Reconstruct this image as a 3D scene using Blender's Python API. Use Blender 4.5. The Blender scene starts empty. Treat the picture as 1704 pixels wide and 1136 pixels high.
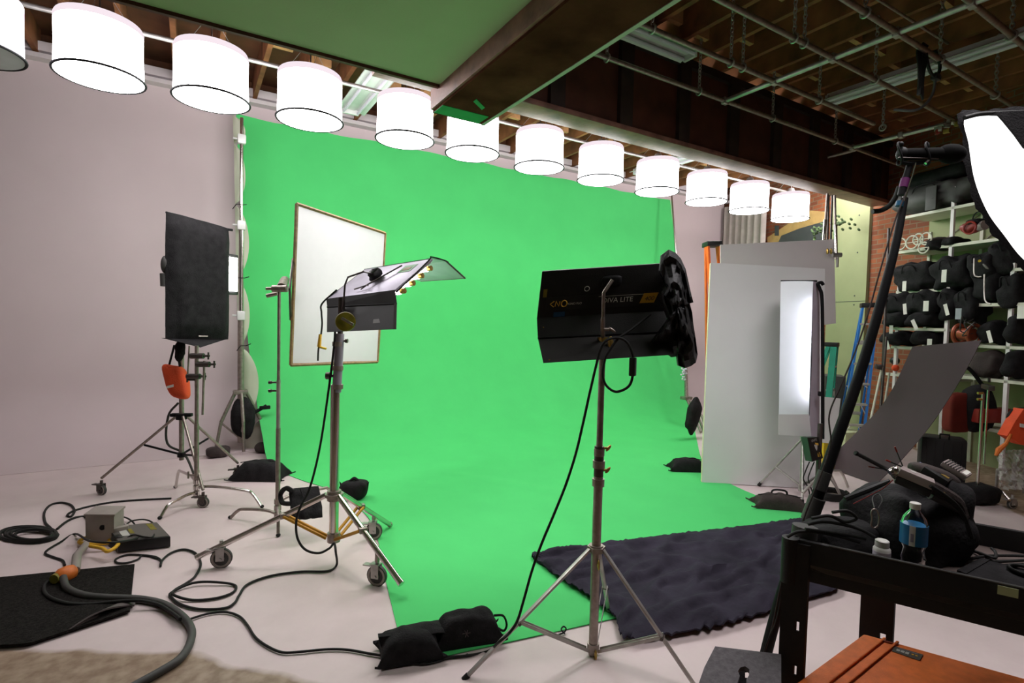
import bpy, math, random
import numpy as np
from mathutils import Vector as V3, Matrix, noise
random.seed(7)
R=math.radians; PI=math.pi
# ---------------------------------------------------------------- scene, camera
sc=bpy.context.scene; COL=sc.collection
FPX=880.6; YAW,PIT,ROL=R(31.262),R(-2.286),R(1.404); CH=1.65
_r=V3((math.cos(YAW),-math.sin(YAW),0)); _f=V3((math.sin(YAW)*math.cos(PIT),math.cos(YAW)*math.cos(PIT),math.sin(PIT)))
_u=_r.cross(_f); CR=_r*math.cos(ROL)+_u*math.sin(ROL); CU=CR.cross(_f); CF=_f; CP=V3((0,0,CH))
cam=bpy.data.objects.new('camera',bpy.data.cameras.new('camera')); COL.objects.link(cam)
cam.data.sensor_width=36; cam.data.lens=FPX/1704*36; cam.data.clip_start=.05
m=Matrix((CR,CU,-CF)).transposed().to_4x4(); m.translation=CP; cam.matrix_world=m; sc.camera=cam
sc.view_settings.view_transform='Standard'; sc.view_settings.look='None'; sc.view_settings.gamma=1
sc.view_settings.exposure=0; sc.view_settings.use_curve_mapping=False
def ray(px,py): return CF+CR*((px-852)/FPX)-CU*((py-568)/FPX)
def D(px,py,t): return CP+ray(px,py)*t                      # point at depth t (metres) along the view
def F(px,py,z=0): r=ray(px,py); return CP+r*((z-CH)/r.z)     # point on a horizontal plane
def YP(px,py,Y): r=ray(px,py); return CP+r*(Y/r.y)           # point on a plane parallel to the back wall
def VP(px,py,P0,d):                                          # point on an upright plane through P0 along d
    r=ray(px,py); n=V3((d[1],-d[0],0)); P0=V3((P0[0],P0[1],0)); return CP+r*(n.dot(P0-CP)/n.dot(r))
def proj(p):
    q=V3(p)-CP; t=q.dot(CF); return (852+FPX*q.dot(CR)/t, 568-FPX*q.dot(CU)/t, t)
def up(b,py):                                                # height over floor point b seen at row py
    z0,z1=-.5,6.0
    for _ in range(40):
        zm=(z0+z1)/2
        if proj((b[0],b[1],zm))[1]>py: z0=zm
        else: z1=zm
    return V3((b[0],b[1],zm))
# ---------------------------------------------------------------- materials
def mat(name,c,rough=.6,metal=0,var=.12,scale=8,bump=0,bscale=60,spec=.5,trans=0,coat=0,alpha=1,ior=1.45,sheen=0):
    m=bpy.data.materials.new(name); m.use_nodes=True; nt=m.node_tree; N=nt.nodes; L=nt.links; b=N['Principled BSDF']
    tc=N.new('ShaderNodeTexCoord'); nz=N.new('ShaderNodeTexNoise'); nz.inputs['Scale'].default_value=scale; nz.inputs['Detail'].default_value=5
    L.new(tc.outputs['Object'],nz.inputs['Vector'])
    rp=N.new('ShaderNodeValToRGB'); e=rp.color_ramp.elements; e[0].position=.3; e[1].position=.7
    e[0].color=[max(0,x*(1-var)) for x in c]+[1]; e[1].color=[min(1,x*(1+var)) for x in c]+[1]
    L.new(nz.outputs['Fac'],rp.inputs['Fac']); L.new(rp.outputs['Color'],b.inputs['Base Color'])
    b.inputs['Roughness'].default_value=rough; b.inputs['Metallic'].default_value=metal
    b.inputs['Specular IOR Level'].default_value=spec; b.inputs['Transmission Weight'].default_value=trans
    b.inputs['Coat Weight'].default_value=coat; b.inputs['IOR'].default_value=ior; b.inputs['Sheen Weight'].default_value=sheen
    if alpha<1: b.inputs['Alpha'].default_value=alpha
    if bump:
        n2=N.new('ShaderNodeTexNoise'); n2.inputs['Scale'].default_value=bscale; n2.inputs['Detail'].default_value=4
        L.new(tc.outputs['Object'],n2.inputs['Vector'])
        bp=N.new('ShaderNodeBump'); bp.inputs['Strength'].default_value=bump; bp.inputs['Distance'].default_value=.01
        L.new(n2.outputs['Fac'],bp.inputs['Height']); L.new(bp.outputs['Normal'],b.inputs['Normal'])
    return m
def emit(name,c,s):
    m=bpy.data.materials.new(name); m.use_nodes=True; nt=m.node_tree; nt.nodes.clear()
    o=nt.nodes.new('ShaderNodeOutputMaterial'); e=nt.nodes.new('ShaderNodeEmission'); e.inputs[0].default_value=list(c)+[1]; e.inputs[1].default_value=s
    nt.links.new(e.outputs[0],o.inputs[0]); return m
def transl(name,c,mix=.5,alpha=1):
    m=bpy.data.materials.new(name); m.use_nodes=True; nt=m.node_tree; N=nt.nodes; L=nt.links; N.clear()
    o=N.new('ShaderNodeOutputMaterial'); d=N.new('ShaderNodeBsdfDiffuse'); t=N.new('ShaderNodeBsdfTranslucent'); x=N.new('ShaderNodeMixShader')
    tc=N.new('ShaderNodeTexCoord'); nz=N.new('ShaderNodeTexNoise'); nz.inputs['Scale'].default_value=12; L.new(tc.outputs['Object'],nz.inputs['Vector'])
    rp=N.new('ShaderNodeValToRGB'); rp.color_ramp.elements[0].color=[v*.95 for v in c]+[1]; rp.color_ramp.elements[1].color=list(c)+[1]
    L.new(nz.outputs['Fac'],rp.inputs['Fac']); L.new(rp.outputs['Color'],d.inputs[0]); L.new(rp.outputs['Color'],t.inputs[0])
    x.inputs[0].default_value=mix; L.new(d.outputs[0],x.inputs[1]); L.new(t.outputs[0],x.inputs[2])
    out=x
    if alpha<1:
        tr=N.new('ShaderNodeBsdfTransparent'); y=N.new('ShaderNodeMixShader'); y.inputs[0].default_value=alpha
        L.new(tr.outputs[0],y.inputs[1]); L.new(x.outputs[0],y.inputs[2]); out=y
    L.new(out.outputs[0],o.inputs[0]); return m
M={}
def mk(k,*a,**kw): M[k]=mat(k,*a,**kw)
mk('black_fabric',(.016,.015,.016),.9,var=.3,scale=20,bump=.4,bscale=120,spec=.2)
mk('black_cloth',(.032,.028,.042),.92,var=.3,scale=5,bump=.5,bscale=22,spec=.15)
mk('black_metal',(.008,.008,.009),.6,var=.2,spec=.2)
mk('mic_black',(.005,.005,.005),.9,var=.2,spec=.08)
mk('black_paint',(.013,.012,.012),.55,var=.25,bump=.15,bscale=200,spec=.35)
mk('black_plastic',(.012,.012,.012),.45,var=.2)
mk('dark_door',(.020,.018,.018),.6,var=.15,spec=.3)
mk('rubber',(.014,.014,.013),.65,var=.25,spec=.3)
mk('rubber_grey',(.05,.048,.045),.6,var=.25)
mk('tag_white',(.7,.68,.62),.8)
mk('steel',(.42,.38,.35),.34,1,var=.15,scale=30)
mk('steel_dull',(.33,.28,.25),.45,.85,var=.2,scale=30)
mk('chrome',(.62,.58,.55),.2,1,var=.08)
mk('steel_dark',(.1,.085,.08),.4,.8,var=.2)
mk('galvanised',(.42,.40,.38),.42,.7,var=.2,scale=15)
mk('brass',(.45,.3,.08),.4,.8,var=.2)
mk('yellow_metal',(.55,.27,.02),.5,.1,var=.12)
mk('yellow_plastic',(.6,.42,.02),.5)
mk('yellow_disc',(.2,.17,.01),.55,var=.2,scale=30)
mk('orange_fabric',(.75,.08,.02),.75,bump=.3,bscale=90)
mk('red_fabric',(.17,.018,.01),.8,bump=.3,bscale=90)
mk('orange_plastic',(.62,.15,.02),.5)
mk('case_orange',(.92,.20,.045),.55,var=.12,scale=25,bump=.25,bscale=220)
mk('case_dark',(.2,.03,.012),.6)
mk('white_paint',(.78,.72,.72),.6,var=.05)
mk('cream_paint',(.62,.60,.50),.6,var=.08)
mk('foam_white',(.70,.67,.68),.75,var=.03,scale=2)
mk('foam_grey',(.62,.56,.57),.8,var=.04,scale=2)
mk('foam_edge',(.72,.66,.45),.8)
mk('card_dark',(.078,.056,.063),.85,var=.04,scale=3,bump=.1,bscale=80)
mk('wood_frame',(.32,.2,.09),.6,var=.3,scale=30)
mk('kino_back',(.32,.29,.36),.42,.3,var=.1)
mk('kino_inside',(.20,.30,.26),.4,.4,var=.1)
mk('green_label',(.03,.28,.03),.5); mk('orange_label',(.65,.33,.02),.5); mk('blue_tape',(.005,.05,.13),.7)
mk('label_grey',(.1,.09,.08),.5); mk('text_white',(.5,.48,.45),.6); mk('text_dim',(.6,.58,.54),.6); mk('text_orange',(.75,.42,.05),.6)
mk('ladder_orange',(.8,.13,.02),.5); mk('ladder_blue',(.01,.15,.5),.5); mk('ladder_green',(.0,.24,.15),.5)
mk('aluminium',(.6,.56,.52),.4,.7); mk('ballast_green',(.015,.06,.03),.5)
mk('mat_carpet',(.016,.014,.013),.95,var=.5,scale=70,bump=.7,bscale=150,spec=.1)
mk('mat_back',(.075,.06,.058),.8,var=.1)
mk('box_grey',(.34,.30,.27),.5,.2,var=.1)
mk('cord_yellow',(.65,.36,.02),.55)
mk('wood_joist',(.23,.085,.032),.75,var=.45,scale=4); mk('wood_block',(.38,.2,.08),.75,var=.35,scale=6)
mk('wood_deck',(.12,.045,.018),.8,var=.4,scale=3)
mk('girder_red',(.085,.026,.014),.6,var=.3,scale=5); mk('girder_dark',(.03,.016,.012),.6,var=.3)
mk('girder_edge',(.22,.10,.075),.5,var=.35,scale=7,bump=.2,bscale=40)
mk('plaster',(.29,.40,.20),.85,var=.05,scale=2,bump=.1,bscale=60)
mk('duct_dark',(.06,.026,.014),.8,.0,var=.5,scale=3,bump=.25,bscale=120,spec=.0)
mk('duct_trim',(.38,.36,.31),.5,.2); mk('green_patch',(.01,.22,.05),.6)
mk('lamp_housing',(.62,.62,.60),.45,.1,var=.08)
mk('silk_off',(.62,.56,.66),.8,var=.05); mk('wire',(.06,.03,.03),.5)
mk('plastic_white',(.72,.70,.66),.4); mk('bottle_blue',(.02,.16,.36),.4); mk('purple_tape',(.13,.01,.11),.6); mk('blue_ring',(.01,.1,.2),.5)
mk('apple_box',(.11,.098,.107),.8,var=.25,scale=60,bump=.15,bscale=150)
mk('tray_top',(.13,.10,.09),.4,var=.35,scale=9)
mk('drape',(.42,.36,.33),.85,var=.08); mk('panel_green',(.27,.29,.15),.75,var=.06,scale=3)
mk('art_ochre',(.45,.28,.1),.8); mk('art_dark',(.05,.055,.055),.8); mk('foliage',(.05,.09,.03),.8)
mk('copper',(.3,.07,.03),.4,.3); mk('red_plastic',(.25,.02,.015),.45); mk('blue_plastic',(.02,.05,.25),.4)
mk('carton',(.52,.55,.33),.8); mk('clear_plastic',(.75,.75,.75),.15,var=.02,alpha=.35); mk('foam_foil',(.010,.010,.011),.6,var=.3,bump=.5,bscale=50)
mk('bag_dark',(.013,.012,.013),.85,var=.4,scale=14,bump=.5,bscale=60,spec=.25); mk('bag_brown',(.04,.028,.026),.85,var=.3,bump=.4)
mk('grille',(.34,.28,.27),.5,.2,var=.1)
mk('water',(.95,.97,.97),.02,var=0,trans=1,ior=1.2)
mk('bead_white',(.7,.62,.75),.5)
M['lamp']=emit('lamp_silk_lit',(1,.97,.985),20); M['lamp_top']=emit('lamp_silk_upper',(1,.86,.93),.95)
M['tube']=emit('fluorescent_tube',(1,.97,.88),22); M['tube_front']=emit('fixture_tube',(1,.96,.93),16); M['led']=emit('led_panel',(1,.95,.97),62)
M['soft']=emit('softbox_diffusion_lit',(1,1,.99),2.2); M['strip_tube']=emit('strip_tube',(.88,.9,1),15)
M['silk']=transl('diffusion_silk',(.80,.78,.79),.68); M['strip_sheet']=transl('strip_diffusion',(.84,.83,.88),.5)
M['sheer']=transl('sheer_cloth',(.62,.60,.50),.3)
# ---------------------------------------------------------------- mesh builder
def cr(pts,n=8,closed=False):
    P=[V3(p) for p in pts]; k=len(P); out=[]
    for i in range(k if closed else k-1):
        if closed: a,b,c,d=P[i-1],P[i],P[(i+1)%k],P[(i+2)%k]
        else: b,c=P[i],P[i+1]; a=P[i-1] if i else b*2-c; d=P[i+2] if i+2<k else c*2-b
        for j in range(n):
            t=j/n; out.append(.5*((2*b)+(c-a)*t+(2*a-5*b+4*c-d)*t*t+(3*b-a-3*c+d)*t**3))
    if not closed: out.append(P[-1])
    return out
def frame(d):
    d=V3(d).normalized(); a=V3((0,0,1)) if abs(d.z)<.9 else V3((1,0,0)); s=d.cross(a).normalized(); return s,s.cross(d).normalized(),d
class MB:
    def __init__(s): s.v=[]; s.f=[]
    def add(s,v,f):
        k=len(s.v); s.v+=[V3(p) for p in v]; s.f+=[[k+i for i in q] for q in f]; return s
    def obox(s,o,a,b,c,bev=0):            # origin corner + three edge vectors
        o,a,b,c=V3(o),V3(a),V3(b),V3(c)
        if a.cross(b).dot(c)<0: o=o+a; a=-a
        if bev:
            import bmesh
            bm=bmesh.new(); vs=[bm.verts.new(o+a*i+b*j+c*k) for k in(0,1) for j in(0,1) for i in(0,1)]
            for q in((0,2,3,1),(4,5,7,6),(0,1,5,4),(2,6,7,3),(0,4,6,2),(1,3,7,5)): bm.faces.new([vs[i] for i in q])
            bmesh.ops.bevel(bm,geom=bm.edges[:],offset=bev,segments=2,affect='EDGES',profile=.6)
            bm.verts.index_update(); s.add([v.co.copy() for v in bm.verts],[[v.index for v in f.verts] for f in bm.faces]); bm.free(); return s
        return s.add([o,o+a,o+a+b,o+b,o+c,o+a+c,o+a+b+c,o+b+c],[(0,3,2,1),(4,5,6,7),(0,1,5,4),(1,2,6,5),(2,3,7,6),(3,0,4,7)])
    def box(s,c,sz,rz=0,bev=0):
        q=Matrix.Rotation(rz,3,'Z'); a,b,d=[q@V3(x) for x in((sz[0],0,0),(0,sz[1],0),(0,0,sz[2]))]
        return s.obox(V3(c)-(a+b+d)/2,a,b,d,bev)
    def tube(s,pts,r,n=8,cap=True,closed=False):
        P=[V3(p) for p in pts]; k=len(P); rr=r if isinstance(r,(list,tuple)) else [r]*k; v=[];f=[]
        T=[]
        for i in range(k):
            a=P[i-1] if (i or closed) else P[i]; b=P[(i+1)%k] if (i<k-1 or closed) else P[i]
            t=(b-a); T.append(t.normalized() if t.length>1e-9 else V3((0,0,1)))
        S=frame(T[0])[0]
        for i in range(k):
            S=(S-T[i]*S.dot(T[i])); S=S.normalized() if S.length>1e-6 else frame(T[i])[0]; B=T[i].cross(S)
            for j in range(n):
                a=2*PI*j/n; v.append(P[i]+(S*math.cos(a)+B*math.sin(a))*rr[i])
        for i in range(k if closed else k-1):
            for j in range(n): i2=(i+1)%k; f.append((i*n+j,i*n+(j+1)%n,i2*n+(j+1)%n,i2*n+j))
        if cap and not closed: f.append(list(range(n))[::-1]); f.append([(k-1)*n+j for j in range(n)])
        return s.add(v,f)
    def cyl(s,a,b,r0,r1=None,n=16): return s.tube([a,b],[r0,r0 if r1 is None else r1],n)
    def lathe(s,o,prof,n=24,axis=(0,0,1)):
        S,U,Dv=frame(axis); o=V3(o); v=[];f=[];k=len(prof)
        for (r,h) in prof:
            for j in range(n): a=2*PI*j/n; v.append(o+(S*math.cos(a)+U*math.sin(a))*r+Dv*h)
        for i in range(k-1):
            for j in range(n): f.append((i*n+j,i*n+(j+1)%n,(i+1)*n+(j+1)%n,(i+1)*n+j))
        if prof[0][0]>1e-6: f.append(list(range(n))[::-1])
        if prof[-1][0]>1e-6: f.append([(k-1)*n+j for j in range(n)])
        return s.add(v,f)
    def prism(s,pts,ext):
        P=[V3(p) for p in pts]; e=V3(ext); k=len(P)
        return s.add(P+[p+e for p in P],[list(range(k))[::-1],[k+i for i in range(k)]]+[(i,(i+1)%k,k+(i+1)%k,k+i) for i in range(k)])
    def grid(s,fn,nu,nv,th=0,close_u=False):
        g=[[V3(fn(i/nu,j/nv)) for i in range(nu+1)] for j in range(nv+1)]; w=nu+1
        v=[p for r in g for p in r]; f=[(j*w+i,j*w+i+1,(j+1)*w+i+1,(j+1)*w+i) for j in range(nv) for i in range(nu)]
        if th:
            N=[V3((0,0,0)) for _ in v]
            for q in f:
                n=(v[q[1]]-v[q[0]]).cross(v[q[3]]-v[q[0]])
                for i in q: N[i]+=n
            k=len(v); v=v+[v[i]-N[i].normalized()*th for i in range(k)]
            f=f+[[k+i for i in q][::-1] for q in f]
            B=[i for i in range(w)]+[j*w+nu for j in range(1,nv+1)]+[nv*w+i for i in range(nu-1,-1,-1)]+[j*w for j in range(nv-1,0,-1)]
            f+=[(B[(i+1)%len(B)],B[i],k+B[i],k+B[(i+1)%len(B)]) for i in range(len(B))]
        return s.add(v,f)
    def ell(s,c,ax,nu=20,nv=12,p=1,nz=0,ns=3,seed=0,flat=None):   # super-ellipsoid with optional lumps
        a,b,d=[V3(x) for x in ax]; c=V3(c); sg=lambda x:math.copysign(abs(x)**p,x)
        v=[];f=[]
        for j in range(nv+1):
            ph=-PI/2+PI*j/nv
            for i in range(nu):
                th=2*PI*i/nu; q=a*(sg(math.cos(ph))*sg(math.cos(th)))+b*(sg(math.cos(ph))*sg(math.sin(th)))+d*sg(math.sin(ph))
                if nz: q=q*(1+nz*noise.noise((c+q)*ns+V3((seed,seed*2.1,0))))
                w=c+q
                if flat is not None and w.z<flat: w.z=flat
                v.append(w)
        for j in range(nv):
            for i in range(nu): f.append((j*nu+i,j*nu+(i+1)%nu,(j+1)*nu+(i+1)%nu,(j+1)*nu+i))
        return s.add(v,f)
ORG={}
def link(name,mb,m,org,smooth=35,par=None):
    me=bpy.data.meshes.new(name); me.from_pydata([(p-org)[:] for p in mb.v],[],mb.f); me.validate(); me.update()
    me.materials.append(M[m] if isinstance(m,str) else m)
    if smooth: me.shade_smooth(); me.set_sharp_from_angle(angle=R(smooth))
    o=bpy.data.objects.new(name,me); COL.objects.link(o)
    if par is not None: o.parent=par
    else: o.location=org
    ORG[o.name]=org; return o
def onplane(a,b,c):
    a=V3(a); n=(V3(b)-a).cross(V3(c)-a)
    def g(px,py): r=ray(px,py); return CP+r*(n.dot(a-CP)/n.dot(r))
    return g
def part(name,mb,m,par,label=None,smooth=35):
    o=link(name,mb,m,ORG[par.name],smooth,par)
    if label: o['label']=label
    return o
def tagit(o,label,cat,group=None,kind=None):
    o['label']=label; o['category']=cat
    if group: o['group']=group
    if kind: o['kind']=kind
    return o
def solo(name,mb,m,label,cat,group=None,kind=None,smooth=35):
    xs=[p.x for p in mb.v]; ys=[p.y for p in mb.v]; zs=[p.z for p in mb.v]
    o=link(name,mb,m,V3(((min(xs)+max(xs))/2,(min(ys)+max(ys))/2,min(zs))),smooth)
    return tagit(o,label,cat,group,kind)
def thing(name,label,cat,loc,group=None):
    o=bpy.data.objects.new(name,None); COL.objects.link(o); o.location=V3(loc); o.empty_display_size=.1
    ORG[o.name]=V3(loc); return tagit(o,label,cat,group)
def struct(name,mb,m,smooth=0,par=None):
    o=link(name,mb,m,V3((0,0,0)) if par is None else ORG[par.name],smooth,par)
    if par is None: o['kind']='structure'
    return o
def dup(root,loc,label=None):
    r=root.copy(); COL.objects.link(r); r.location=loc; ORG[r.name]=V3(loc)
    if label: r['label']=label
    for ch in list(root.children):
        c=ch.copy(); COL.objects.link(c); c.parent=r
        for g in list(ch.children): e=g.copy(); COL.objects.link(e); e.parent=c
    return r
def text(name,s,o,xv,yv,size,m,par,th=.001):
    cu=bpy.data.curves.new('t','FONT'); cu.body=s; cu.size=1; cu.extrude=0; ob=bpy.data.objects.new('t',cu)
    me=bpy.data.meshes.new_from_object(ob); bpy.data.objects.remove(ob)
    xv,yv=V3(xv).normalized(),V3(yv).normalized(); n=xv.cross(yv).normalized(); o=V3(o)
    mb=MB(); mb.v=[o+xv*v.co.x*size+yv*v.co.y*size+n*th for v in me.vertices]; mb.f=[list(p.vertices) for p in me.polygons]
    return part(name,mb,m,par,smooth=0)
# ================================================================ SETTING
# right-hand wall runs away from the camera along WD
WD=V3((.342,.94,0)).normalized(); WN=V3((-WD.y,WD.x,0)); W0=V3((8.45,2.59,0)); S0=V3((7.98,2.76,0))
YB=7.8; YG=3.97
def wallx(y): return W0.x+(y-W0.y)*WD.x/WD.y
def floormat():
    m=bpy.data.materials.new('studio_floor'); m.use_nodes=True; nt=m.node_tree; N=nt.nodes; L=nt.links; b=N['Principled BSDF']
    g=N.new('ShaderNodeNewGeometry'); sx=N.new('ShaderNodeSeparateXYZ'); L.new(g.outputs['Position'],sx.inputs[0])
    nz=N.new('ShaderNodeTexNoise'); nz.inputs['Scale'].default_value=1.6; nz.inputs['Detail'].default_value=6; L.new(g.outputs['Position'],nz.inputs['Vector'])
    def mth(op,a,c,d=None):
        n=N.new('ShaderNodeMath'); n.operation=op
        for i,x in enumerate((a,c,d)):
            if x is None: continue
            if isinstance(x,(int,float)): n.inputs[i].default_value=x
            else: L.new(x,n.inputs[i])
        return n.outputs[0]
    def side(p,q,dirn=1):          # signed distance to a line on the floor, wobbled
        dx,dy=q[0]-p[0],q[1]-p[1]; l=math.hypot(dx,dy); nx,ny=-dy/l*dirn,dx/l*dirn
        a=mth('MULTIPLY',sx.outputs[0],nx); a=mth('MULTIPLY_ADD',sx.outputs[1],ny,a); a=mth('ADD',a,-(nx*p[0]+ny*p[1]))
        return mth('MULTIPLY_ADD',nz.outputs['Fac'],.25,mth('ADD',a,-.125))
    a=F(0,1083); c=F(300,1088); e=F(560,1136)
    s1=side(a,c,-1); s2=side(c,e,-1); near=mth('MINIMUM',s1,s2)
    p=F(1590,792); q=F(1704,862); s3=side(p,q,1)
    def st(x): 
        n=N.new('ShaderNodeMapRange'); n.inputs[1].default_value=-.02; n.inputs[2].default_value=.02; L.new(x,n.inputs[0]); return n.outputs[0]
    fac=mth('MAXIMUM',st(near),st(s3))
    wr=N.new('ShaderNodeValToRGB'); wr.color_ramp.elements[0].color=(.61,.50,.50,1); wr.color_ramp.elements[1].color=(.67,.555,.555,1); wr.color_ramp.elements[0].position=.25; wr.color_ramp.elements[1].position=.6
    n3=N.new('ShaderNodeTexNoise'); n3.inputs['Scale'].default_value=3.5; n3.inputs['Detail'].default_value=9; n3.inputs['Roughness'].default_value=.65; L.new(g.outputs['Position'],n3.inputs['Vector']); L.new(n3.outputs['Fac'],wr.inputs['Fac'])
    cr_=N.new('ShaderNodeValToRGB'); cr_.color_ramp.elements[0].color=(.22,.145,.095,1); cr_.color_ramp.elements[1].color=(.36,.265,.19,1); cr_.color_ramp.elements[0].position=.35; cr_.color_ramp.elements[1].position=.65
    n4=N.new('ShaderNodeTexNoise'); n4.inputs['Scale'].default_value=16; n4.inputs['Detail'].default_value=9; L.new(g.outputs['Position'],n4.inputs['Vector']); L.new(n4.outputs['Fac'],cr_.inputs['Fac'])
    mx=N.new('ShaderNodeMix'); mx.data_type='RGBA'; L.new(fac,mx.inputs[0]); L.new(wr.outputs[0],mx.inputs[6]); L.new(cr_.outputs[0],mx.inputs[7])
    L.new(mx.outputs[2],b.inputs['Base Color']); b.inputs['Roughness'].default_value=.45; b.inputs['Specular IOR Level'].default_value=.35
    bp=N.new('ShaderNodeBump'); bp.inputs['Strength'].default_value=.12; L.new(n4.outputs['Fac'],bp.inputs['Height']); L.new(bp.outputs[0],b.inputs['Normal'])
    return m
def brickmat():
    m=bpy.data.materials.new('red_brick'); m.use_nodes=True; nt=m.node_tree; N=nt.nodes; L=nt.links; b=N['Principled BSDF']
    g=N.new('ShaderNodeNewGeometry'); dp=N.new('ShaderNodeVectorMath'); dp.operation='DOT_PRODUCT'; dp.inputs[1].default_value=WD
    L.new(g.outputs['Position'],dp.inputs[0]); sx=N.new('ShaderNodeSeparateXYZ'); L.new(g.outputs['Position'],sx.inputs[0])
    cb=N.new('ShaderNodeCombineXYZ'); L.new(dp.outputs['Value'],cb.inputs[0]); L.new(sx.outputs[2],cb.inputs[1])
    br=N.new('ShaderNodeTexBrick'); L.new(cb.outputs[0],br.inputs['Vector']); br.inputs['Scale'].default_value=1
    br.inputs['Brick Width'].default_value=.21; br.inputs['Row Height'].default_value=.072; br.inputs['Mortar Size'].default_value=.007
    br.inputs['Color1'].default_value=(.27,.075,.024,1); br.inputs['Color2'].default_value=(.15,.04,.016,1); br.inputs['Mortar'].default_value=(.17,.115,.07,1)
    L.new(br.outputs['Color'],b.inputs['Base Color']); b.inputs['Roughness'].default_value=.85
    bp=N.new('ShaderNodeBump'); bp.inputs['Strength'].default_value=.5; bp.inputs['Distance'].default_value=.01; bp.invert=True; L.new(br.outputs['Fac'],bp.inputs['Height']); L.new(bp.outputs[0],b.inputs['Normal'])
    return m
M['floor']=floormat(); M['brick']=brickmat()
mk('cyc_wall',(.60,.50,.508),.75,var=.035,scale=1.2)
mk('fabric_green',(.080,.58,.160),.8,var=.03,scale=2.5,bump=.12,bscale=14,spec=.2)
struct('floor',MB().obox((-5,-3,-.1),(16.5,0,0),(0,YB+3.2,0),(0,0,.1)),'floor')
# back wall with a coved foot
prof=[(-.0,.0)]+[(7.8-.8+math.sin(a)*.8,.8-math.cos(a)*.8+.004) for a in [PI/2*i/14 for i in range(15)]]+[(7.8,4.36)]
prof=prof[1:]
XR=10.2
struct('wall_back',MB().grid(lambda u,v:(-5+u*(XR+5),)+tuple(np.array([np.interp(v*15,range(16),[p[0] for p in prof]),np.interp(v*15,range(16),[p[1] for p in prof])])),1,15,.12),'cyc_wall',smooth=60)
struct('trim_1',MB().obox((-5,7.66,4.36),(XR+5,0,0),(0,.2,0),(0,0,.05)).obox((-5,7.7,4.45),(XR+5,0,0),(0,.16,0),(0,0,.1)),'foam_grey')
struct('wall_back_2',MB().obox((-5,7.95,0),(17,0,0),(0,.1,0),(0,0,5)),'wood_deck')
# right wall of brick
a=W0-WD*4; 
struct('wall_right',MB().obox(a,WD*9.8,-WN*-0+WD.cross(V3((0,0,1)))*.15,(0,0,4.9)),'brick')
struct('wall_left',MB().obox((-5.1,-3,0),(.1,0,0),(0,11,0),(0,0,4.9)),'cyc_wall')
struct('wall_front',MB().obox((-5,-3.1,0),(12,0,0),(0,.1,0),(0,0,4.9)),'girder_dark')
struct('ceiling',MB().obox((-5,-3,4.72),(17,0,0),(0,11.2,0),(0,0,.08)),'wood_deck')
# joists run front to back with blocking between some of them
n=1; x=-1.9
rb=random.Random(3)
while x<9.4:
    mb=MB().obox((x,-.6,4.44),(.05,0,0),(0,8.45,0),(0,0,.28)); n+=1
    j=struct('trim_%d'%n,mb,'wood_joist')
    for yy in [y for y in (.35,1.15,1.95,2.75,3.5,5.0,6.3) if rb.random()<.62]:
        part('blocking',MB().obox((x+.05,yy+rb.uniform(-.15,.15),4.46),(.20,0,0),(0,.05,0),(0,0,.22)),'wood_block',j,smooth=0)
    x+=.43
# girder across the room
def girder():
    t=struct('trim_%d'%(n+1),MB().obox((1.2,YG,3.56),(7.75,0,0),(0,.09,0),(0,0,.88)),'girder_red')
    part('lower_flange',MB().obox((1.2,YG-.06,3.52),(7.72,0,0),(0,.27,0),(0,0,.05),bev=.006),'girder_edge',t)
    part('upper_flange',MB().obox((1.2,YG-.05,4.36),(7.72,0,0),(0,.2,0),(0,0,.08)),'girder_dark',t)
    x=1.9
    while x<8.8: part('stiffener',MB().obox((x,YG-.05,3.57),(.16,0,0),(0,.05,0),(0,0,.79)),'girder_dark',t); x+=.82
    return t
girder()
# plastered lower ceiling and the dropped beam under it
zp=1.65+1.75
pl=struct('ceiling_2',MB().obox((-5,-3,zp),(5+1.66,0,0),(0,6.755,0),(0,0,.1)),'plaster')
part('edge_board',MB().obox((-5,3.76,zp-.02),(6.66,0,0),(0,.03,0),(0,0,.22)),'girder_red',pl)
pe=YP(800,219.6,3.93); pw=YP(720,197,3.93)
zb=1.65+1.6
bm_=struct('trim_%d'%(n+2),MB().obox((pw.x,-3,zb),(pe.x-pw.x,0,0),(0,6.93,0),(0,0,.3)),'duct_dark')
part('side_trim',MB().obox((pe.x,-3,zb-.004),(.03,0,0),(0,6.93,0),(0,0,.05)),'duct_trim',bm_)
part('side_trim',MB().obox((pw.x-.02,-3,zb+.02),(.02,0,0),(0,6.93,0),(0,0,zp-zb)),'girder_edge',bm_)
part('green_patch',MB().obox((pw.x+.0,3.74,zb-.003),(pe.x-pw.x-.03,0,0),(0,.17,0),(0,0,.003)),'green_patch',bm_)  # thin green patches on the beam's underside near its tip
part('green_patch',MB().obox((pw.x+.16,3.5,zb-.003),(pe.x-pw.x-.3,.1,0),(0,.05,0),(0,0,.003)),'green_patch',bm_)
# green painted boards on the right wall
def wallpt(px,py,off=0): return VP(px,py,W0+WN*off,WD)
g0=wallpt(1437,560,.06); g1=wallpt(1373,560,.06); 
gp=struct('trim_%d'%(n+3),MB().obox((g0.x,g0.y,0),g1-g0-V3((0,0,(g1-g0).z)),-WN*.05,(0,0,wallpt(1445,346,.06).z+.3)),'panel_green')
zs=wallpt(1414,502,.06).z
part('seam',MB().obox((g0.x,g0.y,zs)+WN*0 if 0 else V3((g0.x,g0.y,zs))+WN*.001,(g1-g0)*V3((1,1,0)),WN*.002,(0,0,.008)),'art_dark',gp)
for (sx_,sy_) in((1430,358),(1427,420),(1422,492),(1421,507),(1385,440),(1385,350)):
    p=wallpt(sx_,sy_,.062); part('screw',MB().cyl(p,p+WN*.004,.012,n=8),'art_dark',gp)
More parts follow.
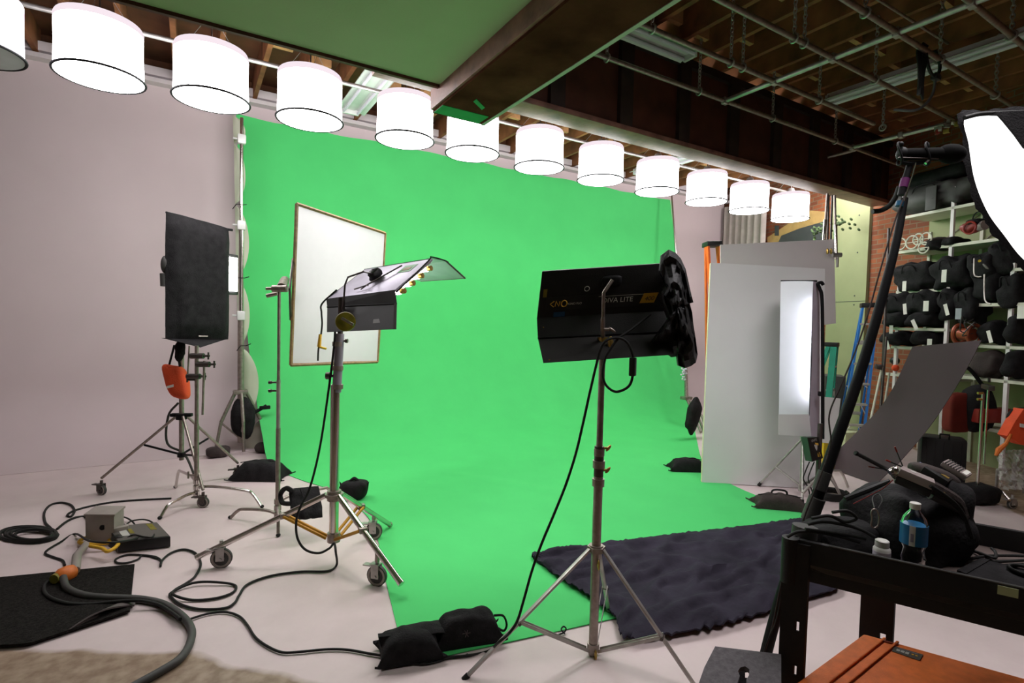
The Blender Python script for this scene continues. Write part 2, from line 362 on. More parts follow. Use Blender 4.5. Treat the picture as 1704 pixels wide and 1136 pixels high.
# ================================================================ GREEN SCREEN
Lp=[F(683,1106),F(665,1060),F(640,960),F(617,868),F(560,820),F(498,798),F(450,776),YP(436,722,6.85),YP(425,655,7.3),YP(412,560,7.55),YP(402,400,7.62),YP(393,190,7.64)]
Rp=[F(1352,880),F(1340,862),F(1290,834),F(1228,812),F(1190,790),F(1168,765),F(1160,735),YP(1151,690,6.3),YP(1143,640,7.0),YP(1136,560,7.5),YP(1126,450,7.62),YP(1115,333,7.64)]
# the front edge crosses the floor under the black cloth
Rp[0]=F(1230,1010); Rp[0]=V3((4.5,1.75,0)); Rp[1]=V3((4.55,2.1,0)); Rp[2]=V3((4.62,2.55,0))
Lc=cr(Lp,8); Rc=cr(Rp,8); NL=len(Lc)-1
def gs(u,v):
    k=v*NL; i=min(int(k),NL-1); t=k-i; a=Lc[i].lerp(Lc[i+1],t); b=Rc[i].lerp(Rc[i+1],t); p=a.lerp(b,u)
    zc=max(0,min(1,(v-.52)/.2)); p=V3(p); 
    if zc<=0: p.z=0
    w=noise.noise(V3((p.x*1.1,v*3.0,1)))*.03*zc+noise.noise(V3((p.x*5+p.z*1.5,v*4,5)))*.012*zc*(1 if u<.3 else .4)
    p.y=min(p.y-abs(w),7.66); p.z=max(p.z,0)+.006+(abs(noise.noise(V3((p.x*3,p.y*3,2))))*.006 if zc<1 else 0)
    if zc==1: p.z-=math.sin(u*PI*9)**2*.02*((v-.9)/.1 if v>.9 else 0)
    # leaning fold lines in the cloth on the floor
    if v<.45: p.z+=.008*max(0,math.sin(p.x*1.1*PI+p.y*2.2+1))**30
    return p
solo('green_screen',MB().grid(gs,110,88,.004),'fabric_green','bright chroma green cloth backdrop sweeping down the back wall and out over the floor','backdrop',smooth=80)
# ================================================================ LAMPS
LY=5.0
def lamp(px,py,label,lit=True,seed=0):
    c=YP(px,py,LY); z=1.65+1.705; r=.268; h=.405; o=V3((c.x,LY,z))
    t=thing('space_light',label,'lamp',o,'space lights in a row')
    mt='lamp' if lit else 'silk_off'; rr=random.Random(seed)
    part('silk_skirt',MB().add([o+V3((math.cos(a)*rad,math.sin(a)*rad,zz)) for rad,zz in((r,.012),(r*.985,h*.5),(r*.99,h-.055)) for a in [2*PI*i/40 for i in range(40)]],
        [(k*40+i,k*40+(i+1)%40,(k+1)*40+(i+1)%40,(k+1)*40+i) for k in(0,1) for i in range(40)]),mt,t,smooth=80)
    part('bottom_diffuser',MB().lathe(o,[(0,-.012),(r*.6,-.008),(r*.995,.006),(r*.995,.010),(0,.002)],40),mt,t,smooth=80)
    part('top_band',MB().lathe(o+V3((0,0,h-.055)),[(r*.99,0),(r*1.0,.03),(r*.97,.05),(r*.8,.056),(r*.78,.05),(r*.95,.0)],40),'lamp_top' if lit else 'silk_off',t,smooth=80)
    hp=[o+V3((math.cos(2*PI*i/40)*(r+.009),math.sin(2*PI*i/40)*(r+.009),.010)) for i in range(40)]
    part('wire_hoop',MB().tube(hp,.009,8,closed=True),'black_metal',t)
    for q in range(2): a=rr.uniform(0,1)-1.9+q*.9; p=o+V3((math.cos(a)*(r+.004),math.sin(a)*(r+.004),.012)); part('tie',MB().ell(p,((.007,0,0),(0,.007,0),(0,0,.006)),8,6),'wire',t)
    # lamp head under the top and the hanging wires
    part('lamp_head',MB().lathe(o+V3((0,0,h)),[(.12,-.06),(.13,.0),(.06,.05),(.04,.09),(0,.09)],20),'galvanised',t)
    for q in range(3):
        a=2*PI*q/3+.5; part('hanging_wire',MB().tube([o+V3((math.cos(a)*r*.97,math.sin(a)*r*.97,h-.01)),o+V3((0,.0,h+.30))],.0022,5),'galvanised',t)
    part('hook',MB().tube([o+V3((0,0,h+.05)),o+V3((0,0,h+.33))],.006,8).tube([o+V3((.0,.03*math.cos(a),h+.36+.03*math.sin(a))) for a in [i*PI/6-PI/2 for i in range(10)]],.006,6),'steel_dark',t)
    return t
LL=[(-48,100),(167,137),(352.5,170),(516,203),(674,233),(786,260),(897,280),(999,302),(1093,317),(1175,335),(1246,350),(1314,367)]
nm=['unlit pale drum space light cut off by the left edge of the photo','lit white drum space light largest and first of the lit row, left end','lit white drum space light second from the left end','lit white drum space light third from left, above the top left corner of green',
'lit white drum space light fourth from left, left of the tip of the dropped beam','lit white drum space light partly hidden behind the tip of the dropped beam','lit white drum space light just right of the tip of the dropped beam','lit white drum space light seventh from left above the middle of the green cloth',
'lit white drum space light fourth from the right end','lit white drum space light third from the right end','lit white drum space light second from the right end','lit white drum space light smallest and last at the right end by the girder']
for i,(px,py) in enumerate(LL): lamp(px,py,nm[i],i>0,i)
zl=1.65+1.705+.405+.39
def thepipe(name,a,b,r,label,m='galvanised',cat='pipe',group=None,clamps=()):
    t=thing(name,label,cat,V3(a),group); part('tube',MB().cyl(a,b,r,n=12),m,t)
    for c in clamps:
        part('clamp',MB().box(c,(.07,.05,.07),bev=.01).cyl(V3(c)+V3((.03,0,0)),V3(c)+V3((.09,0,0)),.012),m,t)
    return t
thepipe('lamp_pipe',(-3.5,LY,zl),(8.6,LY,zl),.024,'long horizontal galvanised pipe from which the space lights hang',clamps=[(YP(p[0],p[1],LY).x-.25,LY,zl) for p in LL[1:]])
thepipe('conduit',(-3.5,5.35,3.90),(9.2,5.35,3.93),.020,'pale conduit running just behind the row of space lights')
def cord(name,pts,r,m,label,cat='cord',n=6,seg=8,group=None):
    return solo(name,MB().tube(cr(pts,n),r,seg),m,label,cat,group,smooth=60)
q=[];x=-1.2;i=0
while x<8.0: q.append((x,LY+.06+.05*math.sin(x*5),zl-.05-.10*(i%2)-.05*math.sin(x*7))); x+=.42;i+=1
cord('lamp_cable',q,.009,'silk_off','pale grey power cable draped along above the space lights')
# chains
def chain(p,ztop,label,m='steel_dark'):
    p=V3(p); mb=MB(); z=p.z; k=0
    while z<ztop:
        ax=V3((1,0,0)) if k%2 else V3((0,1,0))
        mb.tube([V3((p.x,p.y,z))+ax*(.014*math.cos(a))+V3((0,0,.024*math.sin(a))) for a in [i*PI/4 for i in range(8)]],.0052,5,closed=True); z+=.034; k+=1
    o=solo('hanging_chain',mb,'galvanised',label,'chain','chains carrying the pipe grid')
    part('pipe_shackle',MB().tube([p+V3((0,.034*math.cos(a),-.01+.034*math.sin(a))) for a in [i*PI/6 for i in range(12)]],.009,6,closed=True),'galvanised',o); return o
# ---------------------------------------------------------------- pipe grid
GZ=3.95
gy=[3.62,3.08,2.55,2.07,1.61]
gl=['long grey grid pipe nearest to the girder','long grey grid pipe second out from the girder','long grey grid pipe third out from the girder, joined by the upper cross pipe','long grey grid pipe fourth out from the girder, carrying the bundle of black cables','long grey grid pipe farthest out from the girder at the top right corner']
gx=[(2.9,8.75),(2.9,6.55),(2.6,7.2),(2.3,7.6),(2.0,7.6)]
for i,y in enumerate(gy):
    thepipe('grid_pipe',(gx[i][0],y,GZ),(gx[i][1],y,GZ),.022,gl[i],'steel_dull',group='grid pipes running along the room')
xa=YP(1206,180,3.62).x; xb=YP(1418,257,3.62).x
def cross(x,y0,y1,label,z=GZ-.0): 
    return thepipe('cross_pipe',(x,y0,z),(x,y1,z),.024,label,'galvanised',group='cross pipes of the grid',clamps=[(x,y,z) for y in gy if y1-.05<=y<=y0+.05])
cross(xa,3.62,1.5,'bright cross pipe running across the grid near its middle')
cross(xb,3.62,2.45,'bright cross pipe at the far right of the grid above the microphone')
thepipe('short_pipe',(xb+.12,3.64,GZ),(xb+.05,3.95,GZ-.03),.022,'short stub pipe poking out toward the girder','steel_dull')
thepipe('ceiling_conduit',(3.1,2.36,4.4),(6.2,2.30,4.4),.012,'thin dark conduit under the joists','steel_dull')
ch=[(1010,93,0),(1205+12,80,1),(1235,128,1),(1320,92,2),(1337,95,2),(1439,37,3),(1285,205,0),(1363,160,1),(1389,243,0),(1468,225,1),(1455,150,2),(1563,110,3),(1683,60,4),(1165,10,2),(1655,175,3),(1085,62,1),(1163,160,0)]
for k,(px,py,g) in enumerate(ch):
    p=YP(px,py+4,gy[g]); p.z=GZ+.01; chain(p,4.52,'thin metal chain holding up the ceiling pipe grid')
# fluorescent fixtures
def strip(a,b,w,label,tube=True):
    a,b=V3(a),V3(b); d=(b-a).normalized(); s=d.cross(V3((0,0,1))).normalized()*w; o=thing('ceiling_fixture',label,'light fixture',(a+b)/2,'unlit fluorescent fixtures')
    L=b-a
    part('housing',MB().obox(a-s*.15+V3((0,0,.03)),L,s*.3,(0,0,.07),bev=.004),'lamp_housing',o)
    for sg in(-1,1):
        part('reflector',MB().prism([a+s*.10*sg+V3((0,0,.05)),a+s*.5*sg+V3((0,0,-.0)),a+s*.5*sg+V3((0,0,.012)),a+s*.10*sg+V3((0,0,.062))],L),'lamp_housing',o)
    for sg in(-1,1):
        part('dark_tube',MB().cyl(a+s*.25*sg+d*.03+V3((0,0,.0)),b+s*.25*sg-d*.03+V3((0,0,0)),.016,n=10),'silk_off',o)
    part('end_cap',MB().obox(a-s*.28+V3((0,0,-.02)),d*.03,s*.56,(0,0,.09)),'lamp_housing',o)
    part('end_cap',MB().obox(b-d*.03-s*.28+V3((0,0,-.02)),d*.03,s*.56,(0,0,.09)),'lamp_housing',o)
    return o
xf=YP(1376,172,3.0); 
def atz(px,py,z): r=ray(px,py); return CP+r*((z-CH)/r.z)
a_=atz(1378,172,4.25); strip(a_,(a_.x,a_.y-1.9,4.25),.24,'long unlit white fluorescent fixture behind the grid pipes, pointing to the upper right corner')
b_=atz(1690,62,4.25); 
c_=atz(1150,96,4.25); strip(c_,(c_.x-1.6,c_.y,4.25),.26,'unlit fluorescent fixture lit green whose end shows beside the dropped beam')
c_=atz(583,188,4.16); strip(c_,(c_.x,c_.y-1.6,4.16),.34,'unlit fluorescent fixture seen between the third and fourth space lights')
c_=atz(1060,290,4.16); strip(c_,(c_.x,c_.y-1.5,4.16),.34,'unlit fluorescent fixture seen low behind the space lights near the right end of the girder')
# cable bundle on the fourth grid pipe
p0=YP(1536,150,gy[3]); p0.z=GZ
cb=thing('cable_bundle','bundle of black cables looped over a grid pipe near the top right','cable',p0)
for k in range(5):
    dx=(k-2)*.02; part('cable_loop',MB().tube(cr([p0+V3((dx,0,.05)),p0+V3((dx-.05,.02,-.02)),p0+V3((dx-.06-.01*k,-.0,-.16)),p0+V3((dx-.04,0,-.32-.02*k)),p0+V3((dx-.02,.01,-.22)),p0+V3((dx,0,-.03))],6),.008,6),'rubber',cb)
part('cable_loop',MB().tube(cr([p0+V3((0,0,.02)),p0+V3((.06,0,-.10)),p0+V3((.16,0,-.16)),p0+V3((.26,0,-.12)),p0+V3((.28,0,-.04)),p0+V3((.18,0,.05))],6),.014,6),'rubber',cb)
part('connector',MB().box(p0+V3((.22,0,-.16)),(.09,.05,.05),bev=.01),'black_plastic',cb); part('connector',MB().box(p0+V3((-.06,0,-.34)),(.03,.03,.07),bev=.005),'black_plastic',cb)
cord('thin_cable',[p0+V3((.22,0,-.12)),p0+V3((.22,.02,-.3)),p0+V3((.05,.05,-.45)),p0+V3((-.02,.2,-.42))],.011,'rubber_grey','grey hose curving down from the cable bundle on the grid')
# clamp cluster above the microphone
pc=atz(1572,214,3.85); cl=thing('grid_clamp','cluster of metal clamps where the cross pipe meets the big softbox','clamp',pc)
for k in range(7):
    q=pc+V3((random.uniform(-.15,.12),random.uniform(-.08,.08),random.uniform(-.04,.07))); part('clamp_jaw',MB().box(q,(.06,.035,.05),random.uniform(0,3),bev=.008).cyl(q,q+V3((.05,.0,.03)),.012),['galvanised','brass','galvanised','red_plastic','galvanised','brass','galvanised'][k],cl)
# ================================================================ BACK WALL FRINGE: stands and sheer cloth at the left edge of the green
b0=F(400,752); 
def on(b,py): return up(b,py)
t=thing('background_stand','tall background stand with folded tripod holding the left edge of the green cloth','stand',(b0.x,b0.y,0))
zt=on(b0,196).z; z1=on(b0,375).z; z2=on(b0,525).z; z3=on(b0,652).z
part('pole',MB().cyl((b0.x,b0.y,.12),(b0.x,b0.y,z2),.034,n=14),'steel_dull',t)
part('riser',MB().cyl((b0.x,b0.y,z2),(b0.x,b0.y,z1),.027,n=14).cyl((b0.x,b0.y,z1),(b0.x,b0.y,zt),.02,n=14),'chrome',t)
for z in (z2,z1,on(b0,232).z): part('collar',MB().box((b0.x,b0.y,z),(.09,.09,.11),bev=.02).cyl((b0.x-.09,b0.y,z),(b0.x,b0.y,z),.012),'lamp_housing',t)
part('collar',MB().box((b0.x,b0.y,z3),(.16,.12,.05),bev=.015),'steel_dull',t)
for k,(fx,fy) in enumerate(((-.23,-.05),(.24,.05),(.02,-.16))):
    a=V3((b0.x+fx*.25,b0.y+fy*.25,z3)); kx=V3((b0.x+fx*.9,b0.y+fy*.9,.38)); e=V3((b0.x+fx*1.15,b0.y+fy,.04))
    part('leg',MB().cyl(a,kx,.02,n=10).cyl(kx,e,.018,n=10).cyl(kx,(b0.x,b0.y,.16),.012,n=8),'steel_dull',t)
def pillow(c,X,Y,h,lobes=1,nz=.012,seed=0,n=26,point=.16):
    """filled flat bag lying on the floor: pointed corners, thin seam edges, full middle"""
    c=V3(c); mb=MB(); X,Y=V3(X),V3(Y)
    def pt(u,v,s):
        a,b=u*2-1,v*2-1; e=(1-abs(a)**3.2)*(1-abs(b)**3.2); f=max(0,e)**.5
        if lobes==2: f*=1-.42*math.exp(-(a/.16)**2)
        k=1-.13*(1-abs(b)**6)*abs(a)**4+point*abs(a*b)**6; k2=1-.10*(1-abs(a)**6)*abs(b)**4+point*abs(a*b)**6
        p=c+X*(a*k)+Y*(b*k2); z=.012+h*f if s>0 else .002
        z+=nz*f*noise.noise(V3((p.x*14,p.y*14,seed)))*(s>0)*1.5+ (.02*abs(a*b)**8 if s>0 else .018*abs(a*b)**8)
        return V3((p.x,p.y,c.z+z))
    mb.grid(lambda u,v:pt(u,v,1),n,n); mb.grid(lambda u,v:pt(1-u,v,-1)-V3((0,0,.0)),n,n)
    w=n+1; k=w*w
    B=[i for i in range(w)]+[j*w+n for j in range(1,n+1)]+[n*w+i for i in range(n-1,-1,-1)]+[j*w for j in range(n-1,0,-1)]
    mir=lambda i:k+(i//w)*w+(n-i%w)
    mb.f+=[[B[(q+1)%len(B)],B[q],mir(B[q]),mir(B[(q+1)%len(B)])] for q in range(len(B))]
    return mb
def sandbag(name,c,dx,dy,hz,label,m='black_fabric',rot=0,saddle=False,seed=0,strap=True,group='sandbags',lobes=1):
    """filled pouch with a strap handle"""
    c=V3(c); q=Matrix.Rotation(rot,3,'Z'); t=thing(name,label,'sandbag',c,group)
    part('pouch',pillow(c,q@V3((dx/2,0,0)),q@V3((0,dy/2,0)),hz,lobes,seed=seed),m,t,smooth=60)
    part('seam',MB().tube([c+q@V3((-dx*.4,0,hz*.86+.01)),c+q@V3((-dx*.2,0,hz*.97+.012)),c+q@V3((dx*.2,0,hz*.97+.012)),c+q@V3((dx*.4,0,hz*.86+.01))],.004,5),'black_fabric',t)
    if strap:
        part('strap',MB().tube(cr([c+q@V3(p) for p in((-.07,dy*.1,hz*.9),(-.05,dy*.12,hz*1.35),(.05,dy*.12,hz*1.35),(.07,dy*.1,hz*.9))],6),.009,6),'black_fabric',t)
    return t
# dark bag hung on that stand
hb=D(404,694,b0.length*.99 if 0 else 6.3)
t=thing('black_bag','black bag and clamp hanging on the tall stand at the left edge of the green','bag',hb)
part('bag_body',MB().ell(hb,((.13,0,0),(0,.08,0),(0,0,.24)),18,12,p=.8,nz=.25,ns=6),'bag_dark',t,smooth=80)
part('clamp_arm',MB().cyl(hb+V3((.08,0,.02)),hb+V3((.26,.02,.12)),.02).box(hb+V3((.24,0,.1)),(.12,.04,.045),.2,bev=.01),'black_metal',t)
for dxx,lb in((-.24,'dark rounded weight lying at the left foot of the tall background stand'),(.27,'dark rounded weight lying at the right foot of the tall background stand')):
    solo('weight_bag',MB().ell((b0.x+dxx,b0.y-.12,.06),((.14,0,0),(0,.10,0),(0,0,.06)),18,10,p=.8,nz=.2,ns=9,flat=.002),'bag_brown',lb,'sandbag',smooth=80)
# scalloped sheer cloth tied along the stand
def sheer():
    ties=[(391,192),(393,238),(395,340),(397,462),(402,575),(405,700),(412,752)]
    bul=[(409,215),(409,290),(415,400),(416,520),(431,640),(455,720)]
    mb=MB()
    Y0=b0.y+.12; 
    for i in range(6):
        a=YP(ties[i][0]-4,ties[i][1],Y0); b=YP(ties[i+1][0]-4,ties[i+1][1],Y0); c=YP(bul[i][0],bul[i][1],Y0-.02)
        w=(c.x-(a.x+b.x)/2)
        def fn(u,v,a=a,b=b,w=w,i=i):
            p=a.lerp(b,v); e=w*math.sin(PI*v)**.6
            return V3((p.x+u*e,Y0-.03*math.sin(u*PI)-.02*math.sin(v*PI*3)*u,p.z))
        mb.grid(fn,8,14)
    return solo('sheer_cloth',mb,'sheer','thin grey translucent cloth tied in scallops along the tall stand beside the green','cloth',smooth=80)
sheer()
for px,py,lb in((395,340,'highest dark tie of the scalloped sheer cloth'),(399,462,'middle dark tie of the scalloped sheer cloth'),(402,575,'lowest dark tie of the scalloped sheer cloth')):
    p=YP(px,py,b0.y-.06); solo('cloth_tie',MB().tube([p+V3((-.05,0,-.06)),p+V3((-.01,-.01,0)),p+V3((.05,.0,.0)),p+V3((.1,.05,.02))],.005,5),'black_metal',lb+', on the tall left stand','tie','ties on the tall stand')
# right background stand
r0=F(1152,742); r0=V3((YP(1160,735,5.6).x,5.6,0)); rt=YP(1142,662,5.9); 
t=thing('background_stand','tall background stand holding the right edge of the green cloth, half behind the white board','stand',rt)
top=YP(1117,318,7.35); mid=YP(1141,600,6.6)
part('pole',MB().tube([rt,mid],[.032,.026],10),'steel_dull',t)
part('riser',MB().tube([mid,YP(1128,470,7.1),top],[.022,.02,.016],10),'chrome',t)
e=YP(1166,728,5.3); e.z=max(e.z,.03)
for dxx,dyy in((0,0),(.22,.1),(.08,-.1)): part('leg',MB().tube([rt+V3((dxx*.1,dyy*.2,0)),rt.lerp(e,.55)+V3((dxx*.9,dyy,0)),e+V3((dxx*.6,dyy*.6,0))],.02,8),'steel_dull',t)
part('collar',MB().box(rt,(.17,.12,.05),bev=.01),'steel_dull',t)
p=D(1153,690,7.6); 
solo('black_bag',MB().ell(p,((.10,.02,-.12),(0,.07,0),(.10,0,.26)),18,12,p=.8,nz=.3,ns=6),'bag_dark','black bag slung in the legs of the right background stand','bag',smooth=80)
p=D(1139,618,6.2); mb=MB()
for k in range(26): q=p+V3((random.gauss(0,.018),random.gauss(0,.018),random.gauss(0,.05))); mb.ell(q,((.012,0,0),(0,.012,0),(0,0,.012)),7,5)
solo('bead_cluster',mb,'bead_white','small clump of white balls at the top of the right background stand','clip')
c=F(1144,783); sandbag('sandbag',(c.x,c.y,.004),.42,.2,.13,'small dark sandbag lying on the green cloth beside the foot of the white board',rot=-.6,seed=3,strap=False,m='bag_dark')
# ================================================================ LEFT EQUIPMENT
def caster(name,p,par,label=None,r=.055,m='galvanised',yaw=.6,wm='box_grey'):
    """p = contact point on the floor"""
    p=V3(p); ax=V3((math.cos(yaw),math.sin(yaw),0)); fw=V3((-ax.y,ax.x,0))
    w=MB().lathe(p+V3((0,0,r))-ax*.014,[(0,0),(r*.3,0),(r*.35,.004),(r*.7,.004),(r*.75,0),(r*.95,0),(r,.006),(r,.022),(r*.95,.028),(r*.75,.028),(r*.7,.024),(r*.35,.024),(r*.3,.028),(0,.028)],20,ax)
    wh=part(name,w,wm,par,label); part('tread',MB().lathe(p+V3((0,0,r))-ax*.010,[(r*1.0,-.002),(r*1.05,0),(r*1.05,.020),(r*1.0,.022)],20,ax),'rubber_grey',wh)
    part('fork',MB().obox(p+V3((0,0,r*.8))-ax*.024-fw*.02,ax*.004,fw*.05,(0,0,r*1.35)).obox(p+V3((0,0,r*.8))+ax*.02-fw*.02,ax*.004,fw*.05,(0,0,r*1.35)).obox(p+V3((0,0,r*2.12))-ax*.024-fw*.02,ax*.048,fw*.06,(0,0,.006)).cyl(p+V3((0,0,r*2.12)),p+V3((0,0,r*2.9)),.012).cyl(p+V3((0,0,r))-ax*.03,p+V3((0,0,r))+ax*.03,.009),m,wh)
    part('brake',MB().obox(p+V3((0,0,r*1.9))+fw*.03-ax*.018,ax*.036,fw*.06,(0,0,.008)),m,wh)
# ---- combo roller stand with the four-bank fixture
fa,fb,fc=F(370,951),F(628,974),F(622,897)
C=D(556,840,3.52); C.z=0; C=V3((C.x,C.y,0))
def at(py): return on(C,py)
zc,zh=at(823).z,at(893).z
t=thing('roller_stand','chrome wheeled combo stand with yellow braces left of centre','stand',C)
part('lower_tube',MB().cyl((C.x,C.y,zh-.03),(C.x,C.y,at(640).z),.030,.030,18),'chrome',t)
lean=CR*.045
P1=V3((C.x,C.y,at(648).z))+lean*.25; P2=V3((C.x,C.y,at(555).z))+lean*.6; P3=V3((C.x,C.y,at(520).z))+lean*.75
part('middle_tube',MB().tube([V3((C.x,C.y,at(652).z))+lean*.2,V3((C.x,C.y,at(600).z))+lean*.4,P2],[.029,.029,.027],16),'kino_back',t)
part('upper_tube',MB().tube([P2,P3],.018,12),'steel_dark',t)
for py in (643,612,572): c=V3((C.x,C.y,at(py).z))+lean*.3; part('collar',MB().cyl(c-V3((0,0,.015)),c+V3((0,0,.015)),.036,n=18),'steel_dull',t)
c=V3((C.x,C.y,at(625).z))+lean*.3; part('lock_knob',MB().cyl(c,c-CR*.07,.010).cyl(c-CR*.05,c-CR*.075,.024,n=12),'steel_dark',t)
c=V3((C.x,C.y,at(567).z))+lean*.5; part('lock_knob',MB().cyl(c,c+CR*.05,.007).cyl(c+CR*.04,c+CR*.055,.014,n=12),'steel_dark',t)
part('leg_collar',MB().cyl((C.x,C.y,zc-.035),(C.x,C.y,zc+.03),.045,n=18).cyl((C.x,C.y,zc-.01),(C.x,C.y,zc+.01),.06,n=18),'steel_dull',t)
part('brace_hub',MB().cyl((C.x,C.y,zh-.03),(C.x,C.y,zh+.03),.042,n=18),'steel_dull',t)
ends=[D(332,925,3.42),D(665,967,3.13),D(648,872,4.12)]
cz=[(370,951,3.36),(628,974,3.26),(622,897,3.93)]
for k,e in enumerate(ends):
    a=V3((C.x,C.y,zc)); d=(e-a); d2=V3((d.x,d.y,0)).normalized(); a=a+d2*.05
    part('leg',MB().cyl(a,e,.019,n=12).cyl(e,e+(e-a).normalized()*.02,.021,n=12),'chrome',t)
    f=[fa,fb,fc][k]; lp=a.lerp(e,(.83,.66,.66)[k]); wp=V3((lp.x,lp.y,0))
    caster('caster_wheel',wp,t,r=.062 if k<2 else .06,yaw=(1.25,.75,1.1)[k])
    part('caster_stem',MB().cyl(wp+V3((0,0,.15)),lp,.015),'steel_dull',t)
    # yellow twin-bar brace
    q=a.lerp(e,(.34,.42,.40)[k]); hb_=V3((C.x,C.y,zh)); s=d2.cross(V3((0,0,1)))*.022
    for sg in(-1,1): part('brace',MB().cyl(hb_+d2*.045+s*sg,q+s*sg,.0105,n=8),'yellow_metal',t)
    part('brace_bracket',MB().box(q,(.05,.05,.035),bev=.006),'steel_dull',t)
# ---- fixture
k1,k2,k3=D(543,497,3.62),D(657,482,3.32),D(719,430,3.52); k4=k1+k3-k2
nk=(k2-k1).cross(k3-k1).normalized(); nk=nk if nk.dot(CP-k1)>0 else -nk   # towards camera = the back of the fixture
t=thing('fluorescent_fixture','four-tube fluorescent fixture with grey back and open barn doors, left of centre','light',P3)
part('back_panel',MB().obox(k1-nk*.015,k2-k1,k3-k2,nk*.015,bev=.003),'kino_back',t)
l=(k1-k2).normalized(); wv=(k3-k2)
part('reflector',MB().obox(k1-nk*.022+wv*.04,(k2-k1)*.99,wv*.92,nk*.005),'aluminium',t)
part('side_lip',MB().obox(k1-nk*.03,-l*.012,wv,nk*.03),'black_metal',t)
for i in range(4):
    c=k2+wv*(.14+.24*i)-nk*.044; tb=part('tube',MB().cyl(c+l*.02,c+l*.60,.019,n=14),'tube',t)
    part('tube_cap',MB().cyl(c-l*.012,c+l*.02,.0175,n=14).cyl(c-l*.014,c-l*.01,.011,n=10),'brass',tb)
o1,o2=D(544,552,3.44),D(659,547,3.16)
m1,m2=k1.lerp(o1,.22)-nk*.01,k2.lerp(o2,.30)-nk*.02
def quad(a,b,c,d,th): 
    n=(V3(b)-a).cross(V3(d)-a).normalized()*th; return MB().prism([a,b,c,d],n)
part('barn_door',quad(k1,k2-wv.normalized()*0,m2-l*-.0,m1,.004),'dark_door',t)
dd=part('barn_door',quad(m1,m2,o2,o1,.004),'dark_door',t)
dl=(o2-m2); part('hinge',MB().cyl(m1,m2,.005,n=8),'black_metal',dd)
part('edge_strip',quad(m2+l*.018,m2,o2,o2+l*.018,-.005),'bag_brown',dd)
s0=o2+l*.13-dl*.30+CF*-.006; part('sticker',quad(s0,s0+l*.06,s0+l*.055-dl*.16,s0+l*.01-dl*.16,.001),'label_grey',dd)
e1,e2=D(774,463,3.82),D(700,468,4.0)
h3=k3+(e1-k3)*.0; r1,r2=D(742,434,3.62),None
up3=k3+V3((0,0,.0)); rr1=r1; rr2=r1+(k4-k3)*.95
part('barn_door',quad(k3,rr1,rr2,k4,.004),'kino_inside',t)
dd=part('barn_door',quad(rr1,e1,e2,rr2,.004),'kino_inside',t)
part('edge_strip',MB().tube([rr1,e1],.006,6).tube([e1,e2],.003,6),'bag_brown',dd)
part('rim',MB().tube(cr([k2-nk*.02,k2.lerp(k3,.9)+nk*.004,k3+nk*.012,rr1,rr1.lerp(e1,.15)],5),.005,6),'black_metal',t)
# bracket, mount and label on the back
g=lambda u,v,h=.003: k2+(k1-k2)*u+wv*v+nk*h
part('mount_plate',MB().ell(g(.55,.55,.03),((l*.035),(wv.normalized()*.045),(nk*.035)),14,10,p=.6,nz=.3,ns=30),'black_plastic',t)
part('label',quad(g(.30,.62,.001),g(.12,.62,.001),g(.12,.86,.001),g(.30,.86,.001),.001),'green_label',t)
part('label_mark',quad(g(.26,.68,.0025),g(.16,.68,.0025),g(.16,.78,.0025),g(.26,.78,.0025),.001),'yellow_disc',t)
part('lever',MB().tube([g(.62,.12,.02),g(.50,.2,.02),g(.30,.80,.02)],.005,6),'steel_dark',t)
part('lever',MB().tube([g(.50,.08,.02),g(.44,.22,.03)],.004,6).tube([g(.47,.17,.03),g(.41,.13,.03)],.004,6),'steel_dark',t)
yo=P3+V3((0,0,.0))
part('yoke',MB().tube([P3,D(572,500,3.4),D(574,474,3.4),D(579,461,3.4),D(605,452,3.42),g(.55,.55,.03)],.006,8),'steel_dark',t)
part('head_clamp',MB().cyl(P3-V3((0,0,.03)),P3+V3((0,0,.10)),.022,n=12),'steel_dark',t)
c=D(575,535,3.22); ax=CR*.25-CF; 
dk=part('clamp_disc',MB().lathe(c,[(0,-.012),(.056,-.012),(.06,-.006),(.06,.006),(.056,.012),(0,.012)],26,ax),'yellow_disc',t,'dull yellow round clamp disc')
part('handle',MB().tube([c+ax.normalized()*.03+CR*-.02+CU*.02,c+ax.normalized()*.035+CR*.05-CU*.02],.009,8),'steel_dull',dk)
part('connector_cable',MB().tube(cr([g(.98,.25,.01),D(536,505,3.6),D(535,520,3.6),D(536,540,3.6),D(533,565,3.6),D(530,580,3.6),D(529,600,3.6)],6),.006,6),'rubber',t)
part('plug',MB().tube([D(533,556,3.58),D(531,577,3.58)],[.010,.013],8),'cord_yellow',t); part('plug',MB().cyl(D(531,577,3.58),D(543,580,3.58),.008,n=8),'yellow_plastic',t)
# hanging power cord of that stand
cord('power_cord',[D(558,545,3.45),D(556,575,3.45),D(548,640,3.48),D(533,740,3.5),D(516,810,3.45),D(499,845,3.4),D(493,868,3.4),D(495,895,3.4),D(508,914,3.4),D(530,920,3.4),D(548,912,3.42),D(556,904,3.45),D(559,920,3.35),F(560,940,.01),F(545,950,.01),F(500,951,.01),F(450,958,.01),F(412,972,.01),F(398,990,.01),F(390,1003,.01),F(372,1012,.01),F(330,1013,.01),F(300,1005,.01),F(285,993,.01),F(286,985,.012),F(320,970,.02),F(355,968,.02),F(390,973,.01),F(388,985,.01),F(360,995,.01),F(320,998,.01),F(290,990,.022),F(290,982,.01),F(310,970,.01),F(325,958,.01),F(334,938,.01),F(325,920,.01),F(305,914,.01),F(284,920,.01),F(270,932,.01),F(267,942,.01)],.0075,'rubber','black power cord dropping from the wheeled combo stand and looping over the floor',n=7)
